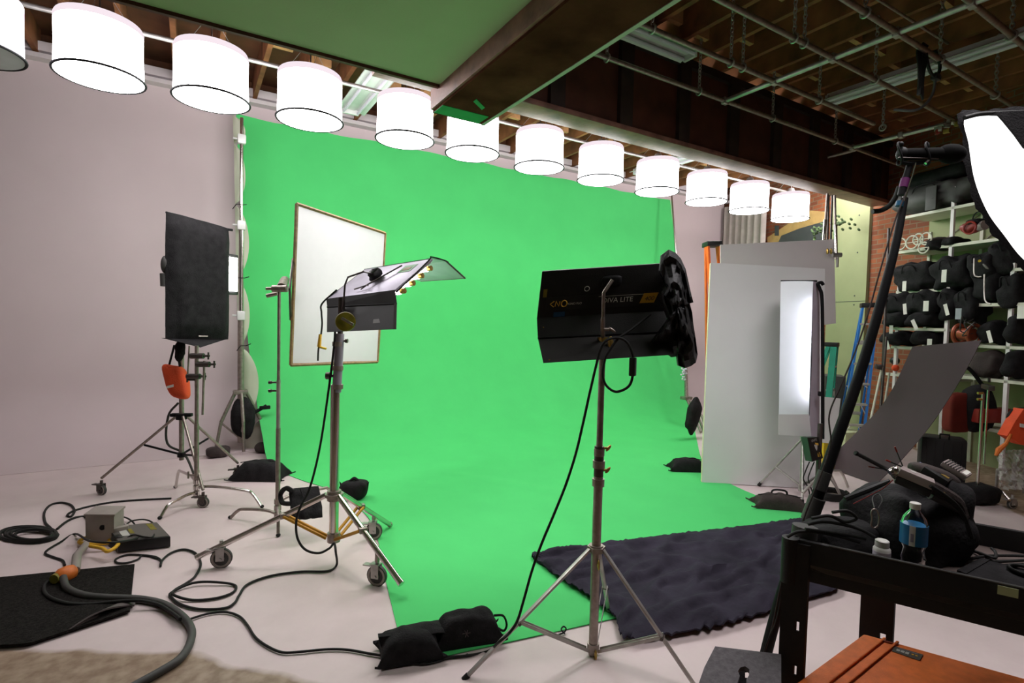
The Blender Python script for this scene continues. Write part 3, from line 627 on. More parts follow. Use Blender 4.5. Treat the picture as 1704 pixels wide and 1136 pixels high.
# ---- C-stand carrying the diffusion frame
B=D(462,858,4.12); B=V3((B.x,B.y,0)); 
t=thing('c_stand','slim chrome C-stand holding the square white diffusion frame','stand',B)
def cstand_base(t,B,feet,m='steel_dull'):
    z=.12
    for k,e in enumerate(feet):
        e=V3((e.x,e.y,0)); d=e-B; dn=d.normalized(); zz=.10+.05*k; 
        part('leg',MB().tube(cr([B+V3((0,0,zz)),B+d*.25+V3((0,0,zz+.015)),B+d*.72+V3((0,0,zz-.005)),B+d*.85+V3((0,0,zz-.03)),B+d*.99+V3((0,0,.012))],5),.0125,10),m,t)
        part('foot',MB().ell(V3((e.x,e.y,.014)),((.017,0,0),(0,.017,0),(0,0,.014)),10,8),'rubber',t)
        part('leg_collar',MB().cyl(B+V3((0,0,zz-.018)),B+V3((0,0,zz+.018)),.026,n=14),m,t)
cstand_base(t,B,[F(383,863),F(463,893),F(560,842)])
h1,h2,h3=on(B,712).z,on(B,632).z,on(B,480).z
part('pole',MB().cyl((B.x,B.y,.08),(B.x,B.y,h1),.0175,n=14),'steel_dull',t); part('riser',MB().cyl((B.x,B.y,h1),(B.x,B.y,h2),.015,n=14),'galvanised',t); part('riser',MB().cyl((B.x,B.y,h2),(B.x,B.y,h3),.0115,n=12),'steel_dull',t)
for py in (636,650): z=on(B,py).z; part('lock_knob',MB().cyl((B.x,B.y,z),V3((B.x,B.y,z))-CR*.07,.007).cyl(V3((B.x,B.y,z))-CR*.055,V3((B.x,B.y,z))-CR*.075,.013),'steel_dark',t)
hd=V3((B.x,B.y,h3)); 
part('grip_head',MB().cyl(hd-CR*.05,hd+CR*.06,.028,n=14).cyl(hd-CR*.1,hd-CR*.05,.012),'steel_dull',t)
part('grip_head',MB().cyl(D(468,478,4.05),D(474,466,4.25),.034,n=14).cyl(D(444,492,4.1),D(462,488,4.1),.016),'steel_dull',t)
# frame
tl,bl=D(494,339,4.2),D(484,607,4.2); tr,br=D(641,388,5.26),D(628,602,5.26)
nf=(tr-tl).cross(bl-tl).normalized(); nf=nf if nf.dot(CP-tl)>0 else -nf
t=thing('diffusion_frame','square white diffusion panel in a thin wooden frame, lit from behind','frame',(bl+br)/2)
def bar(a,b,w=.02): 
    return MB().tube([a,b],w/1.7,4)
for a,b in((tl,tr),(tr,br),(br,bl),(bl,tl)): part('frame_bar',bar(a,b,.024),'wood_frame',t,smooth=0)
part('diffusion',MB().grid(lambda u,v:tl.lerp(tr,u).lerp(bl.lerp(br,u),v)+nf*.004*math.sin(u*9)*math.sin(v*7),16,16),'silk',t,smooth=80)
ml=tl.lerp(bl,.34)-nf*.02; mh=tl.lerp(bl,.72)-nf*.02
part('bracket',MB().tube([ml,hd+CR*.08,mh],.009,8),'steel_dark',t)
# sandbags by the c-stand
c=F(434,796); sandbag('sandbag',(c.x,c.y,.004),.5,.26,.17,'dark sandbag lying on the white floor just left of the C-stand pole',rot=-.5,seed=5,strap=False)
# big flat bag hung on the leg
t=thing('sandbag','flat black sandbag draped over the C-stand leg, square with a strap','sandbag',F(505,860),'sandbags')
a,b,c_,d_=D(483,815,4.0),D(530,810,4.05),D(536,860,3.92),D(488,863,3.85)
part('pouch',MB().grid(lambda u,v:a.lerp(b,u).lerp(d_.lerp(c_,u),v)+CF*(-.05*math.sin(PI*u)**.4*math.sin(PI*v)**.4*(1-.4*u)+.012*noise.noise(V3((u*5,v*5,1)))),20,16,.012),'bag_dark',t,smooth=80)
part('strap',MB().tube(cr([D(488,818,3.95),D(476,812,3.95),D(467,822,4.0),D(470,836,3.95),D(484,838,3.9)],6),.018,6),'black_fabric',t)
part('strap',MB().tube(cr([D(500,813,3.95),D(508,840,3.88),D(496,855,3.8),D(500,872,3.75)],6),.006,6),'black_fabric',t)
c=F(589,830); t=thing('sandbag','small black sandbag on the green cloth right behind the wheeled stand','sandbag',c,'sandbags')
part('pouch',MB().ell(c+V3((0,0,.085)),(CR*.13,CF*V3((1,1,0))*.08,V3((0,0,.088))),24,14,p=.62,nz=.2,ns=10,flat=.006),'bag_dark',t,smooth=80)
part('strap',MB().tube(cr([c+V3((0,0,.15))-CR*.05,c+V3((0,0,.19)),c+V3((0,0,.15))+CR*.05],6),.014,6),'black_fabric',t)
for sg in(-1,1): part('seam_flap',MB().prism([c+V3((0,0,.05))+CR*.11*sg,c+V3((0,0,.16))+CR*.135*sg,c+V3((0,0,.12))+CR*.10*sg],CF*.01),'black_fabric',t)
# ---- black softbox/flag on its two stands
sl,sb=D(276,353,4.55),D(275,562,4.55); sr,sq=D(378,381,5.05),D(377,564,5.05); ap=D(329,578,4.62)
t=thing('black_softbox','large upright black cloth softbox seen from behind at left','softbox',ap)
ns=(sr-sl).cross(sb-sl).normalized(); ns=ns if ns.dot(CP-sl)>0 else -ns
def sbx(u,v):
    p=sl.lerp(sr,u).lerp(sb.lerp(sq,u),v); 
    return p+ns*(.05*min(1,math.sin(PI*u)*3)*min(1,math.sin(PI*v)*3)-.03*math.exp(-((u-.12)/.06)**2)*(v>.5)*math.sin((v-.5)*PI*2)+.006*noise.noise(V3((u*9,v*12,0))))
part('back_cloth',MB().grid(sbx,26,30,.02),'black_fabric',t,smooth=80)
part('bottom_flap',MB().add([sb,sq,ap+ns*.04,sb-ns*.06,sq-ns*.06],[(0,2,1),(0,3,2),(3,4,2),(4,1,2),(0,1,4,3)]),'black_fabric',t,smooth=0)
part('rim_bar',MB().tube([sl,sr],.009,6).tube([sr,sq],.008,6),'black_metal',t); 
part('side_roll',MB().ell(D(274,440,4.55),((.03,0,0),(0,.03,0),(0,0,.075)),12,10),'rubber_grey',t); part('side_roll',MB().cyl(D(272,455,4.55),D(273,476,4.55),.028,n=12),'rubber_grey',t)
part('corner_tip',MB().cyl(sr-CR*.02,sr+CR*.05-CU*.01,.012),'black_metal',t)
part('inner_rod',MB().tube([sb.lerp(sq,.45)+ns*.06+CU*.02,sb.lerp(sq,.6)+ns*.06+CU*.02],.006,6),'steel_dull',t)
# led panel behind it
lc=D(374,455,5.15); bn=(tl+br)/2; dirn=(V3((bn.x,bn.y,0))-V3((lc.x,lc.y,0))).normalized(); ls=V3((-dirn.y,dirn.x,0)); 
t=thing('led_panel','small bright white LED panel showing behind the right edge of the black softbox','light',lc)
part('housing',MB().obox(lc-dirn*.09-ls*.17-V3((0,0,.20)),dirn*.085,ls*.34,(0,0,.40),bev=.01),'black_plastic',t)
part('lit_face',MB().obox(lc-dirn*.004-ls*.145-V3((0,0,.165)),dirn*.014,ls*.29,(0,0,.33),bev=.003),'led',t)
# roller stand with the red bag
fs=[F(169,823),F(338,844),F(396,795)]; A=D(302,752,4.85); A=V3((A.x,A.y,0))
t=thing('roller_stand','grey wheeled stand at far left with small orange-red bag hanging on it','stand',A)
za,zb_,zt_=on(A,692).z,on(A,756).z,on(A,575).z
part('pole',MB().cyl((A.x,A.y,zb_-.05),(A.x,A.y,zt_),.02,n=12),'steel_dull',t)
part('collar',MB().cyl((A.x,A.y,za-.03),(A.x,A.y,za+.02),.045,n=14).box((A.x,A.y,za+.01),(.18,.05,.03),-.4,bev=.008),'black_metal',t)
part('brace_hub',MB().cyl((A.x,A.y,zb_-.02),(A.x,A.y,zb_+.02),.035,n=14),'black_metal',t)
for k,e in enumerate(fs):
    e=V3((e.x,e.y,0)); a=V3((A.x,A.y,za)); tp=e+V3((0,0,.15)); d=(tp-a)
    part('leg',MB().cyl(a+V3((d.x,d.y,0)).normalized()*.04,tp,.012,n=10),'steel_dull',t); caster('caster_wheel',e,t,r=.045,yaw=.8+.3*k,m='steel_dark')
    q=a.lerp(tp,(.47,.55,.45)[k]); part('brace',MB().cyl((A.x,A.y,zb_),q,.010,n=8),'black_metal',t)
part('hose',MB().tube(cr([V3((A.x,A.y,za+.12))-CR*.03,V3((A.x,A.y,za))-CR*.12,V3((A.x,A.y,za-.25))-CR*.13,V3((A.x,A.y,zb_))+CR*.03,V3((A.x,A.y,zb_-.25))+CR*.14],6),.010,6),'rubber_grey',t)
bc=D(294,634,4.7)
t=thing('red_bag','small orange-red pouch hanging by black straps from the far left stand','bag',bc)
part('pouch',MB().ell(bc+CR*.0,(CR*.095+CU*-.02,CF*.06,CU*.145+CR*-.03),24,16,p=.55,nz=.12,ns=9),'orange_fabric',t,smooth=80)
part('label',MB().obox(bc-CF*.066+CR*-.045-CU*.06,CR*.06+CU*.015,CU*.022,-CF*.002),'tag_white',t)
part('strap',MB().tube([bc+CU*.13-CR*.07,bc+CU*.32-CR*.02],.010,6),'black_fabric',t); part('strap',MB().tube([bc+CU*.13+CR*.03,bc+CU*.31-CR*.0],.012,6),'black_fabric',t)
part('strap',MB().ell(bc+CU*.27+CR*.03,(CR*.05,CF*.03,CU*.09),12,10,nz=.3,ns=20),'black_fabric',t)
# turtle base C-stand under the softbox
B2=D(327,822,4.55); B2=V3((B2.x,B2.y,0))
t=thing('c_stand','chrome C-stand with several knuckles standing under the black softbox','stand',B2)
cstand_base(t,B2,[F(266,864),F(436,845),F(292,812)],'chrome')
zz=on(B2,575).z; part('pole',MB().cyl((B2.x,B2.y,.06),(B2.x,B2.y,on(B2,705).z),.019,n=14),'steel_dull',t); part('riser',MB().cyl((B2.x,B2.y,on(B2,705).z),(B2.x,B2.y,zz),.015,n=14),'steel_dull',t)
for py,dx in((592,.0),(606,.05),(626,-.03)):
    c=V3((B2.x,B2.y,on(B2,py).z)); part('grip_head',MB().cyl(c-CR*(.05)+CR*dx,c+CR*(.06)+CR*dx,.024,n=12).cyl(c+CR*.05+CR*dx,c+CR*.11+CR*dx,.009).cyl(c+CR*.1+CR*dx-CU*.03,c+CR*.1+CR*dx+CU*.03,.007),'steel_dark',t)
c=V3((B2.x,B2.y,on(B2,632).z)); part('lock_knob',MB().cyl(c,c-CR*.08,.007).cyl(c-CR*.08-CU*.02,c-CR*.08+CU*.02,.007),'steel_dark',t)
c=V3((B2.x,B2.y,on(B2,790).z)); part('lock_knob',MB().cyl(c,c-CR*.07,.007).cyl(c-CR*.07-CU*.03,c-CR*.07+CU*.03,.008),'steel_dull',t)
part('arm',MB().cyl(D(340,600,4.5),D(337,690,4.5),.009,n=10),'steel_dull',t); part('arm',MB().cyl(D(315,575,4.5),D(312,628,4.5),.007,n=10),'steel_dull',t)
# ================================================================ DIVA LIGHT, centre right
L1,L2,L3=F(779,1127),F(1157,1146),F(1013,1020); Cn=D(987,1075,2.63); Cn=V3((Cn.x,Cn.y,0))
t=thing('light_stand','grey aluminium light stand with flat legs carrying the black fixture, centre','stand',Cn)
z0,z1,z2,z3,z4=[on(Cn,y).z for y in(1088,912,792,742,585)]
part('lower_tube',MB().cyl((Cn.x,Cn.y,z0),(Cn.x,Cn.y,z2),.0225,n=18),'steel_dull',t)
part('middle_tube',MB().cyl((Cn.x,Cn.y,z2),(Cn.x,Cn.y,z3),.0235,n=16),'steel_dark',t); part('upper_tube',MB().cyl((Cn.x,Cn.y,z3),(Cn.x,Cn.y,z4),.0155,n=16),'steel_dull',t)
for z,r in((z1,.034),(z2-.03,.030),(z2+.06,.03),(z3-.03,.026),(z0+.04,.03)): part('collar',MB().cyl((Cn.x,Cn.y,z-.018),(Cn.x,Cn.y,z+.018),r,n=18),'steel_dull',t)
for z,s in((z3-.01,1),(z2+.03,1),(z1-.07,1),(z0+.015,1)):
    c=V3((Cn.x,Cn.y,z)); part('wing_knob',MB().ell(c-CF*.035+CR*.008,(CR*.007,CF*.012,CU*.026),10,8) if z<z2 else MB().cyl(c,c+CR*.04,.006).ell(c+CR*.045,(CR*.01,CF*.01,CU*.016+CR*.01),10,8),'brass',t)
for k,e in enumerate((L1,L2,L3)):
    e=V3((e.x,e.y,.012)); a=V3((Cn.x,Cn.y,z1)); d=V3((e.x-a.x,e.y-a.y,0)).normalized(); a=a+d*.035; s=d.cross(V3((0,0,1)))*.011
    ax=(e-a); nn=ax.cross(s).normalized()*.012
    part('leg',MB().obox(a-s-nn/2,ax,s*2,nn,bev=.002),'galvanised',t)
    part('foot',MB().cyl(e,e+ax.normalized()*.03+V3((0,0,0)),.014,n=10),'rubber',t)
    q=a.lerp(e,(.6,.66,.62)[k]); h=V3((Cn.x,Cn.y,z0+.02))+d*.03; a2=(q-h)
    for w_ in(-1,1): part('brace',MB().obox(h+s*1.2*w_-s*.15,a2,s*.3,V3((0,0,.018)),bev=.001),'galvanised',t)
    part('rivet',MB().cyl(q-s*1.8,q+s*1.8,.008,n=8),'steel_dark',t)
part('leg_hub',MB().cyl((Cn.x,Cn.y,z1-.012),(Cn.x,Cn.y,z1+.012),.045,n=6),'steel_dull',t)
part('head_receiver',MB().cyl((Cn.x,Cn.y,z4-.03),(Cn.x,Cn.y,z4+.07),.024,n=14).box((Cn.x,Cn.y,z4+.02),(.05,.05,.04),YAW,bev=.006),'brass',t)
part('tee_handle',MB().ell(D(1016,570,2.52),(CR*.014,CF*.012,CU*.031),12,10),'brass',t)
# fixture housing, local frame
dx1=D(902,451,2.62); dx2=D(1120,437,2.54); db=D(893,531,2.66)
ux=(dx2-dx1); uy=(dx1-db); 
t=thing('fluorescent_fixture','black fluorescent fixture seen from behind with DIVA LITE lettering','light',D(1003,520,2.6))
nd=ux.cross(uy).normalized(); nd=nd if nd.dot(CP-dx1)>0 else -nd
ux2=ux*1.0
part('housing',MB().obox(db-nd*.09,ux2,uy,nd*.09,bev=.006),'black_paint',t)
lpz=lambda u,v,h=.001: db+ux*u+uy*v+nd*h
c1,c2=D(893,531,2.66),D(895,562,2.62); c3=D(904,603,2.5); c1r,c2r,c3r=c1+ux,c2+ux,D(1122,589,2.42)
part('lower_panel',quad(c1+uy*.03,c1+ux+uy*.03,c2+ux,c2,.008),'black_paint',t)
dl_=part('barn_door',quad(c2,c2+ux,c3r,c3,.004),'dark_door',t)
part('hinge',MB().cyl(c2+nd*.004,c2+ux+nd*.004,.005,n=8),'black_metal',dl_)
for p in (c3+ux*.045+CU*.012,): part('rivet_hole',MB().cyl(p-CF*.004,p-CF*.001,.0035,n=10),'brass',dl_)
part('rivet_hole',MB().cyl(c1.lerp(c2,.45)+ux*.05+nd*.002,c1.lerp(c2,.45)+ux*.05+nd*.005,.003,n=10),'brass',t)
for i in range(4):
    q_=db-nd*.105+uy*(.18+.2*i); part('tube',MB().cyl(q_+ux*.04,q_+ux*.94,.016,n=10),'tube_front',t)
# label strip
strip_=part('label_strip',quad(lpz(.06,.17,.0005),lpz(.93,.17,.0005),lpz(.93,.45,.0005),lpz(.06,.45,.0005),.002),'black_plastic',t)
uxn,uyn=ux.normalized(),uy.normalized(); lenx=ux.length; ts=.028
for a_,b_ in((.47,.935),): part('label_line',quad(lpz(a_,.40,.003),lpz(b_,.40,.003),lpz(b_,.407,.003),lpz(a_,.407,.003),.0005),'text_dim',strip_)
text('lettering','DIVA LITE',lpz(.50,.27,.003),uxn,uyn,.034,'text_dim',strip_)
pq=[lpz(.79,.22,.003),lpz(.90,.22,.003),lpz(.925,.42,.003),lpz(.815,.42,.003)]; part('orange_plate',quad(*pq,.0008),'orange_label',strip_)
text('lettering','400',lpz(.825,.27,.005),uxn,uyn+uxn*.15,.030,'bag_brown',strip_)
text('lettering','KINO FLO',lpz(.235,.27,.003),uxn,uyn,.015,'text_dim',strip_)
lg=MB(); bx=lambda u,v: lpz(u,v,.004)
lg.tube([bx(.125,.36),bx(.095,.30),bx(.125,.24)],.0025,5); part('logo',lg,'text_orange',strip_)
part('logo',MB().tube([bx(.135,.25),bx(.14,.35),bx(.165,.25),bx(.17,.35)],.0025,5),'text_orange',strip_)
part('logo',MB().tube([bx(.205+.022*math.cos(a),.30+.065*math.sin(a)) for a in [i*PI/8 for i in range(16)]],.003,5,closed=True),'text_orange',strip_)
part('tape',quad(lpz(.13,.03),lpz(.22,.03),lpz(.22,.13),lpz(.13,.13),.001),'blue_tape',t)
q0=c1+ux*.48+nd*.002; part('tape',quad(q0,q0+ux*.15,q0+ux*.15-uy*.13,q0-uy*.13,-.002),'blue_tape',t)
part('tape',quad(lpz(.03,.45),lpz(.06,.45),lpz(.06,.62),lpz(.03,.62),.001),'yellow_disc',t)
part('dial',MB().tube([lpz(.37,.58,.003)+uxn*.012*math.cos(a)+uyn*.012*math.sin(a) for a in [i*PI/6 for i in range(12)]],.0015,5,closed=True),'text_dim',t)
tpc=V3((Cn.x,Cn.y,z4+.05))
part('yoke',MB().tube([tpc,D(1003,532,2.5),D(1003.5,527,2.5)],[.011,.011,.0085],12).tube([D(1003.5,527,2.5),D(1004.5,487,2.47),D(1008,482,2.47),D(1019,466,2.48)],.0085,12),'steel_dull',t)
part('mount_plate',MB().ell(lpz(.55,.70,.02),(uxn*.05,uyn*.03,nd*.022),14,8,p=.5),'black_metal',t)
kb=D(1005,548,2.48); kn_=part('wing_knob',MB().cyl(kb,kb+CR*.025,.008).ell(kb+CR*.038-CU*.002,(CR*.018-CU*.01,CF*.006,CU*.008),10,8),'steel_dull',t)
# the fixture's own power cord, with inline switch
cord('power_cord',[D(1082,523,2.5),D(1050,548,2.46),D(1030,562,2.44),D(1016,580,2.43),D(1007,597,2.43),D(1003,622,2.43),D(1008,640,2.43),D(1022,651,2.43),D(1036,649,2.43),D(1048,640,2.43),D(1053,622,2.43),D(1053,592,2.43),D(1046,573,2.43),D(1036,564,2.43),D(1022,562,2.43),D(1008,567,2.42),D(999,582,2.42),D(992,608,2.42),D(981,655,2.42),D(970,705,2.42),D(958,755,2.42),D(942,805,2.42),D(922,855,2.41),D(901,905,2.4),D(885,950,2.4),D(871,1000,2.39),D(861,1032,2.38),D(848,1052,2.37),D(830,1068,2.36),F(812,1083,.01),F(780,1090,.01),F(740,1093,.01),F(700,1094,.01),F(660,1093,.012),F(620,1088,.01),F(580,1081,.01),F(545,1080,.01),F(500,1084,.01),F(470,1085,.01),F(445,1075,.01),F(425,1060,.01),F(412,1040,.01),F(398,1025,.01),F(375,1018,.01),F(345,1021,.01),F(315,1030,.012)],.0062,'rubber','black cord with inline box hanging from the DIVA LITE fixture and trailing along the floor',n=7)
sw=D(1053,610,2.42); solo('inline_switch',MB().box(sw,(.034,.028,.084),YAW,bev=.005),'black_plastic','small black inline box on the looped cord below the DIVA LITE fixture','switch')
# black foil draped on the right end
ol=[(1101,424),(1113,415),(1125,421),(1133,430),(1141,447),(1146,470),(1151,492),(1154,503),(1147,502),(1152,520),(1154,540),(1158,565),(1161,590),(1158,603),(1150,609),(1140,612),(1129,608),(1127,593),(1118,594),(1108,586),(1100,578),(1090,577),(1087,570),(1089,562),(1100,560),(1108,558),(1104,545),(1112,530),(1100,500),(1098,485),(1106,470),(1098,450)]
def foil():
    import bmesh
    rg=random.Random(4); cx,cy=1128,510; v=[];f=[]; NR=9; k=len(ol)
    for j in range(NR+1):
        s=j/NR
        for i,(x,y) in enumerate(ol):
            cyj=min(max(y,450),585); px=cx+(x-cx)*s; py=cyj+(y-cyj)*s if s<1 else y
            py=cy+(y-cy)*s
            dpt=2.40+.10*s*s+.07*noise.noise(V3((px*.06,py*.06,0)))+.05*noise.noise(V3((px*.13,py*.13,3)))+.02*noise.noise(V3((px*.4,py*.4,3)))+(.16 if x<1112 and s>.6 else 0)*0
            v.append(D(px,py,dpt))
    for j in range(NR):
        for i in range(k): f.append((j*k+i,j*k+(i+1)%k,(j+1)*k+(i+1)%k,(j+1)*k+i))
    n=len(v); v=v+[p+CF*.02 for p in v]; f=f+[tuple(n+i for i in q[::-1]) for q in f]
    f+=[((NR*k+(i+1)%k),NR*k+i,n+NR*k+i,n+NR*k+(i+1)%k) for i in range(k)]
    return MB().add(v,f)
solo('foil_wrap',foil(),'foam_foil','crumpled black foil wrapped over the right end of the DIVA LITE fixture','foil',smooth=28)
# double sandbag in front
c=F(732,1082); t=thing('sandbag','large double black sandbag lying in the foreground on the front edge of the green cloth','sandbag',c,'sandbags')
xd=(F(812,1066)-F(648,1092)).normalized(); yd=V3((-xd.y,xd.x,0))
for sg,rx,hz,lb in((-1,.155,.052,'left pouch'),(1,.175,.064,'right pouch')):
    cc=c+xd*(.150*sg)+yd*(.05 if sg>0 else .0)+V3((0,0,.006)); part('pouch',pillow(cc,xd*rx*1.02,yd*(.095 if sg<0 else .085),hz*2.1,1,seed=sg,point=.07),'black_fabric',t,smooth=60)
part('seam_web',MB().grid(lambda u,v:c+xd*(-.29+.42*u)+yd*(.02+.15*v-.05*math.sin(PI*u))+V3((0,0,.03+.095*math.sin(PI*min(1,max(0,(u-.05)*1.1)))**.6*(1-abs(v-.35)**2)+.008*noise.noise(V3((u*8,v*5,0))))),26,10,.008),'black_fabric',t,smooth=80)
part('seam_flap',MB().prism([c-xd*.30+V3((0,0,.115)),c-xd*.20+V3((0,0,.11)),c-xd*.22+V3((0,0,.02)),c-xd*.27+V3((0,0,.012))],yd*.03),'black_fabric',t)
sp=c+xd*.29+yd*.05; part('strap',MB().tube(cr([sp+V3((0,0,.11)),sp+xd*.05+V3((0,0,.10)),sp+xd*.07+V3((0,0,.05)),sp+xd*.055+V3((0,0,.02)),sp+xd*.02+V3((0,0,.04))],6),.006,6),'black_fabric',t)
em=c+xd*.12-yd*.06+V3((0,0,.104)); 
part('printed_star',MB().tube([em-xd*.02,em+xd*.02],.002,5).tube([em-xd*.008-V3((0,0,.012))-yd*.012,em+xd*.008+V3((0,0,.010))+yd*.01],.002,5).tube([em+xd*.008-V3((0,0,.012))-yd*.012,em-xd*.008+V3((0,0,.010))+yd*.01],.002,5),'bag_brown',t)
# ================================================================ LEFT FLOOR: mat, cables, boxes
ma,mb_,mc,md=F(-60,972),F(222,944),F(226,1003),F(-60,1078)
def matf(u,v):
    p=ma.lerp(mb_,u).lerp(md.lerp(F(212,1010),u),v); curl=max(0,(u+v-1.55))*1.6
    return V3((p.x,p.y,.014))+V3((-.10*curl,-.02*curl,.22*curl))
def matp(u,v):
    a=F(-60+282*u,972-28*u); b=F(-60+278*u,1078-16*u-50*max(0,u-.3)**1.2)
    return V3((a.lerp(b,v).x,a.lerp(b,v).y,.016))
mt=thing('floor_mat','dark carpet mat with one folded corner at the left edge','mat',F(100,1000))
part('mat_sheet',MB().grid(lambda u,v:(lambda A_,B_:V3((A_.lerp(B_,v).x,A_.lerp(B_,v).y,.012)))(F(-160+384*u,982-38*u),F(-160+376*u,1090-(22*u if u<.55 else 12+(u-.55)*125))),30,14,.012),'mat_carpet',mt,smooth=60)
part('folded_corner',MB().grid(lambda u,v:(lambda A_,B_:V3((A_.lerp(B_,v).x,A_.lerp(B_,v).y,.02+.05*math.sin(u*PI)*(1-v)*.8)))(F(110+114*u,1056-44*u),F(160+68*u,1035-34*u-8*math.sin(u*PI))),14,8,.008),'mat_back',mt,'paler underside of the folded corner',smooth=60)
feed=[F(105,960,.06),F(112,978,.035),F(140,990,.03),F(180,994,.025),F(230,996,.02),F(270,1004,.02),F(300,1022,.02),F(318,1045,.02),F(316,1070,.02),F(300,1095,.02),F(270,1115,.02),F(225,1140,.02),F(180,1165,.02),F(100,1210,.02),F(-20,1290,.02)]
cord('feeder_cable',feed,.019,'rubber_grey','thick dark feeder cable sweeping from the orange connector to the bottom edge',n=10,seg=14)
cord('feeder_cable',[F(95,958,.05),F(75,972,.03),F(78,990,.03),F(110,1003,.03),F(150,1005,.02),F(190,1001,.03),F(230,999,.045),F(262,1005,.03),F(285,1018,.03),F(300,1030,.04)],.0095,'rubber','thinner black cable looping over the carpet mat',n=8)
oc=F(106,955,.05); t=thing('power_connector','orange round power connector lying at the top edge of the carpet mat','connector',oc)
part('body',MB().lathe(oc-V3((0,0,0))+CF*-.05,[(0,0),(.03,0),(.045,.02),(.047,.06),(.04,.09),(.028,.10),(0,.10)],18,(CF*V3((1,1,0))+CR*.35)),'orange_plastic',t)
part('gland',MB().cyl(oc-CF*.07+V3((0,0,.0)),oc-CF*.03,.027,.032,n=14),'yellow_disc',t)
part('cable_stub',MB().tube([oc+CR*.03+CF*.05,F(128,925,.05),F(146,902,.05)],[.024,.026,.022],12),'box_grey',t)
# yellow cables
for k,(pts) in enumerate(([(146,904),(132,902),(140,895),(160,893),(185,898),(195,903)],[(148,905),(165,905),(185,902),(197,899)],[(150,908),(170,912),(178,917),(190,912),(197,905)])):
    cord('yellow_cable',[F(a,b,.03+.02*k) for a,b in pts],.012,'cord_yellow',['yellow tail cable arching over in front of the grey box','short straight yellow tail cable below the grey box','yellow tail cable looping lowest in front of the grey box'][k],'cable',group='yellow tails')
solo('cable_plug',MB().ell(F(197,901,.045),(CR*.05,CF*.04,V3((0,0,.04))),14,10,p=.7,nz=.3,ns=30),'black_plastic','black plugs joined beside the left end of the black ballast','plug')
# grey transformer box
def tb_(p0,p1,p2,h,name,m,label,cat):
    """floor corner triple from pixels and a height"""
    a,b,c=F(*p0),F(*p1),F(*p2); a.z=b.z=c.z=.004
    return a,b-a,c-b,h
a=F(142,905); b=F(190,905); e=(F(203,893)-b)*1.3; t=thing('transformer_box','grey metal box with cables standing on the floor at left','box',(a+b)/2)
part('case',MB().obox(a+V3((0,0,.005)),(b-a),V3((e.x,e.y,0)),(0,0,.20),bev=.006),'box_grey',t)
part('lid',MB().obox(a+V3((0,0,.2))-(b-a)*.04-V3((e.x,e.y,0))*.04,(b-a)*1.08,V3((e.x,e.y,0))*1.08,(0,0,.016),bev=.004),'box_grey',t)
part('socket',MB().cyl(a+(b-a)*.6+V3((0,-.006,.12)),a+(b-a)*.6+V3((0,.01,.12)),.018),'black_metal',t)
part('side_lever',MB().obox(b+V3((0,0,.06)),V3((.08,.02,0)),V3((.0,.05,0)),(0,0,.05),bev=.006),'box_grey',t)
a=F(196,921); b=F(284,911); e=F(270,887)-F(282,900); e=V3((e.x,e.y,0))*1.9
t=thing('ballast_box','flat black ballast with a grey label top right of the grey box','box',(a+b)/2)
part('case',MB().obox(a+V3((0,0,.005)),V3(((b-a).x,(b-a).y,0)),e,(0,0,.075),bev=.006),'black_plastic',t)
part('top_plate',MB().obox(a+V3((0,0,.079))+(b-a)*.02+e*.04,(b-a)*.96,e*.92,(0,0,.003)),'label_grey',t)
part('label',MB().obox(a+V3((0,0,.082))+(b-a)*.15+e*.3,(b-a)*.15,e*.45,(0,0,.0015)),'text_white',t); part('label',MB().obox(a+V3((0,0,.082))+(b-a)*.33+e*.4,(b-a)*.08,e*.3,(0,0,.0015)),'yellow_disc',t); part('label',MB().obox(a+V3((0,0,.082))+(b-a)*.75+e*.5,(b-a)*.12,e*.4,(0,0,.0015)),'yellow_disc',t)
def fl(pts,z=.008): return [F(a,b,z) for a,b in pts]
cord('power_cord',fl([(285,829),(240,831),(190,835),(150,842),(122,850),(112,857),(118,859),(124,850),(118,840),(102,836),(84,840),(74,852),(75,868),(84,878)]),.0085,'rubber','black cord curling from the C-stand base to the coil at left',n=7)
cl_=MB(); 
coil=[]
for k in range(6*14):
    a=2*PI*k/14; rr=1-.07*(k//14)+.05*math.sin(k*.7); coil.append(F(50+50*rr*math.cos(a)+2*(k//14)-4,889+13*rr*math.sin(a),.01+.004*(k//14)))
cord('cable_coil',coil,.011,'rubber','coil of black cable lying on the floor at the far left edge',n=2,seg=6)
cord('power_cord',fl([(95,880),(110,868),(125,861),(142,859)])+[F(150,862,.1)],.009,'rubber','black cord arching from the coil up to the grey box',n=7)
cord('power_cord',fl([(108,940),(104,932),(90,927),(76,921),(80,914),(100,902),(125,888)])+[F(150,900,.17),F(190,902,.19),F(225,896,.10),F(232,889,.05),F(222,880,.03),F(205,872,.05),F(192,872,.10)],.007,'rubber','black cord running from the orange connector over the grey box',n=7)
cord('power_cord',[F(195,858,.03),F(212,862,.03),F(224,872,.03),F(226,884,.05),F(215,886,.05),F(209,878,.04),F(216,868,.04),F(236,864,.03),F(252,868,.03),F(258,880,.05),F(254,893,.09),F(240,893,.09),F(220,890,.09),F(205,902,.06)],.006,'rubber','thin black cord tangled above the flat black ballast',n=7)
cord('power_cord',fl([(267,942),(268,933),(258,926),(235,923),(210,923),(193,930),(195,936),(212,936),(230,930),(236,924),(250,925),(262,929)]),.0065,'rubber','small loop of black cord just above the corner of the carpet mat',n=7)
cord('tie_string',fl([(665,1095),(680,1102),(705,1105),(730,1100),(745,1095),(770,1092),(778,1088)]),.004,'rubber','thin tie cord on the floor under the big double sandbag',n=6)
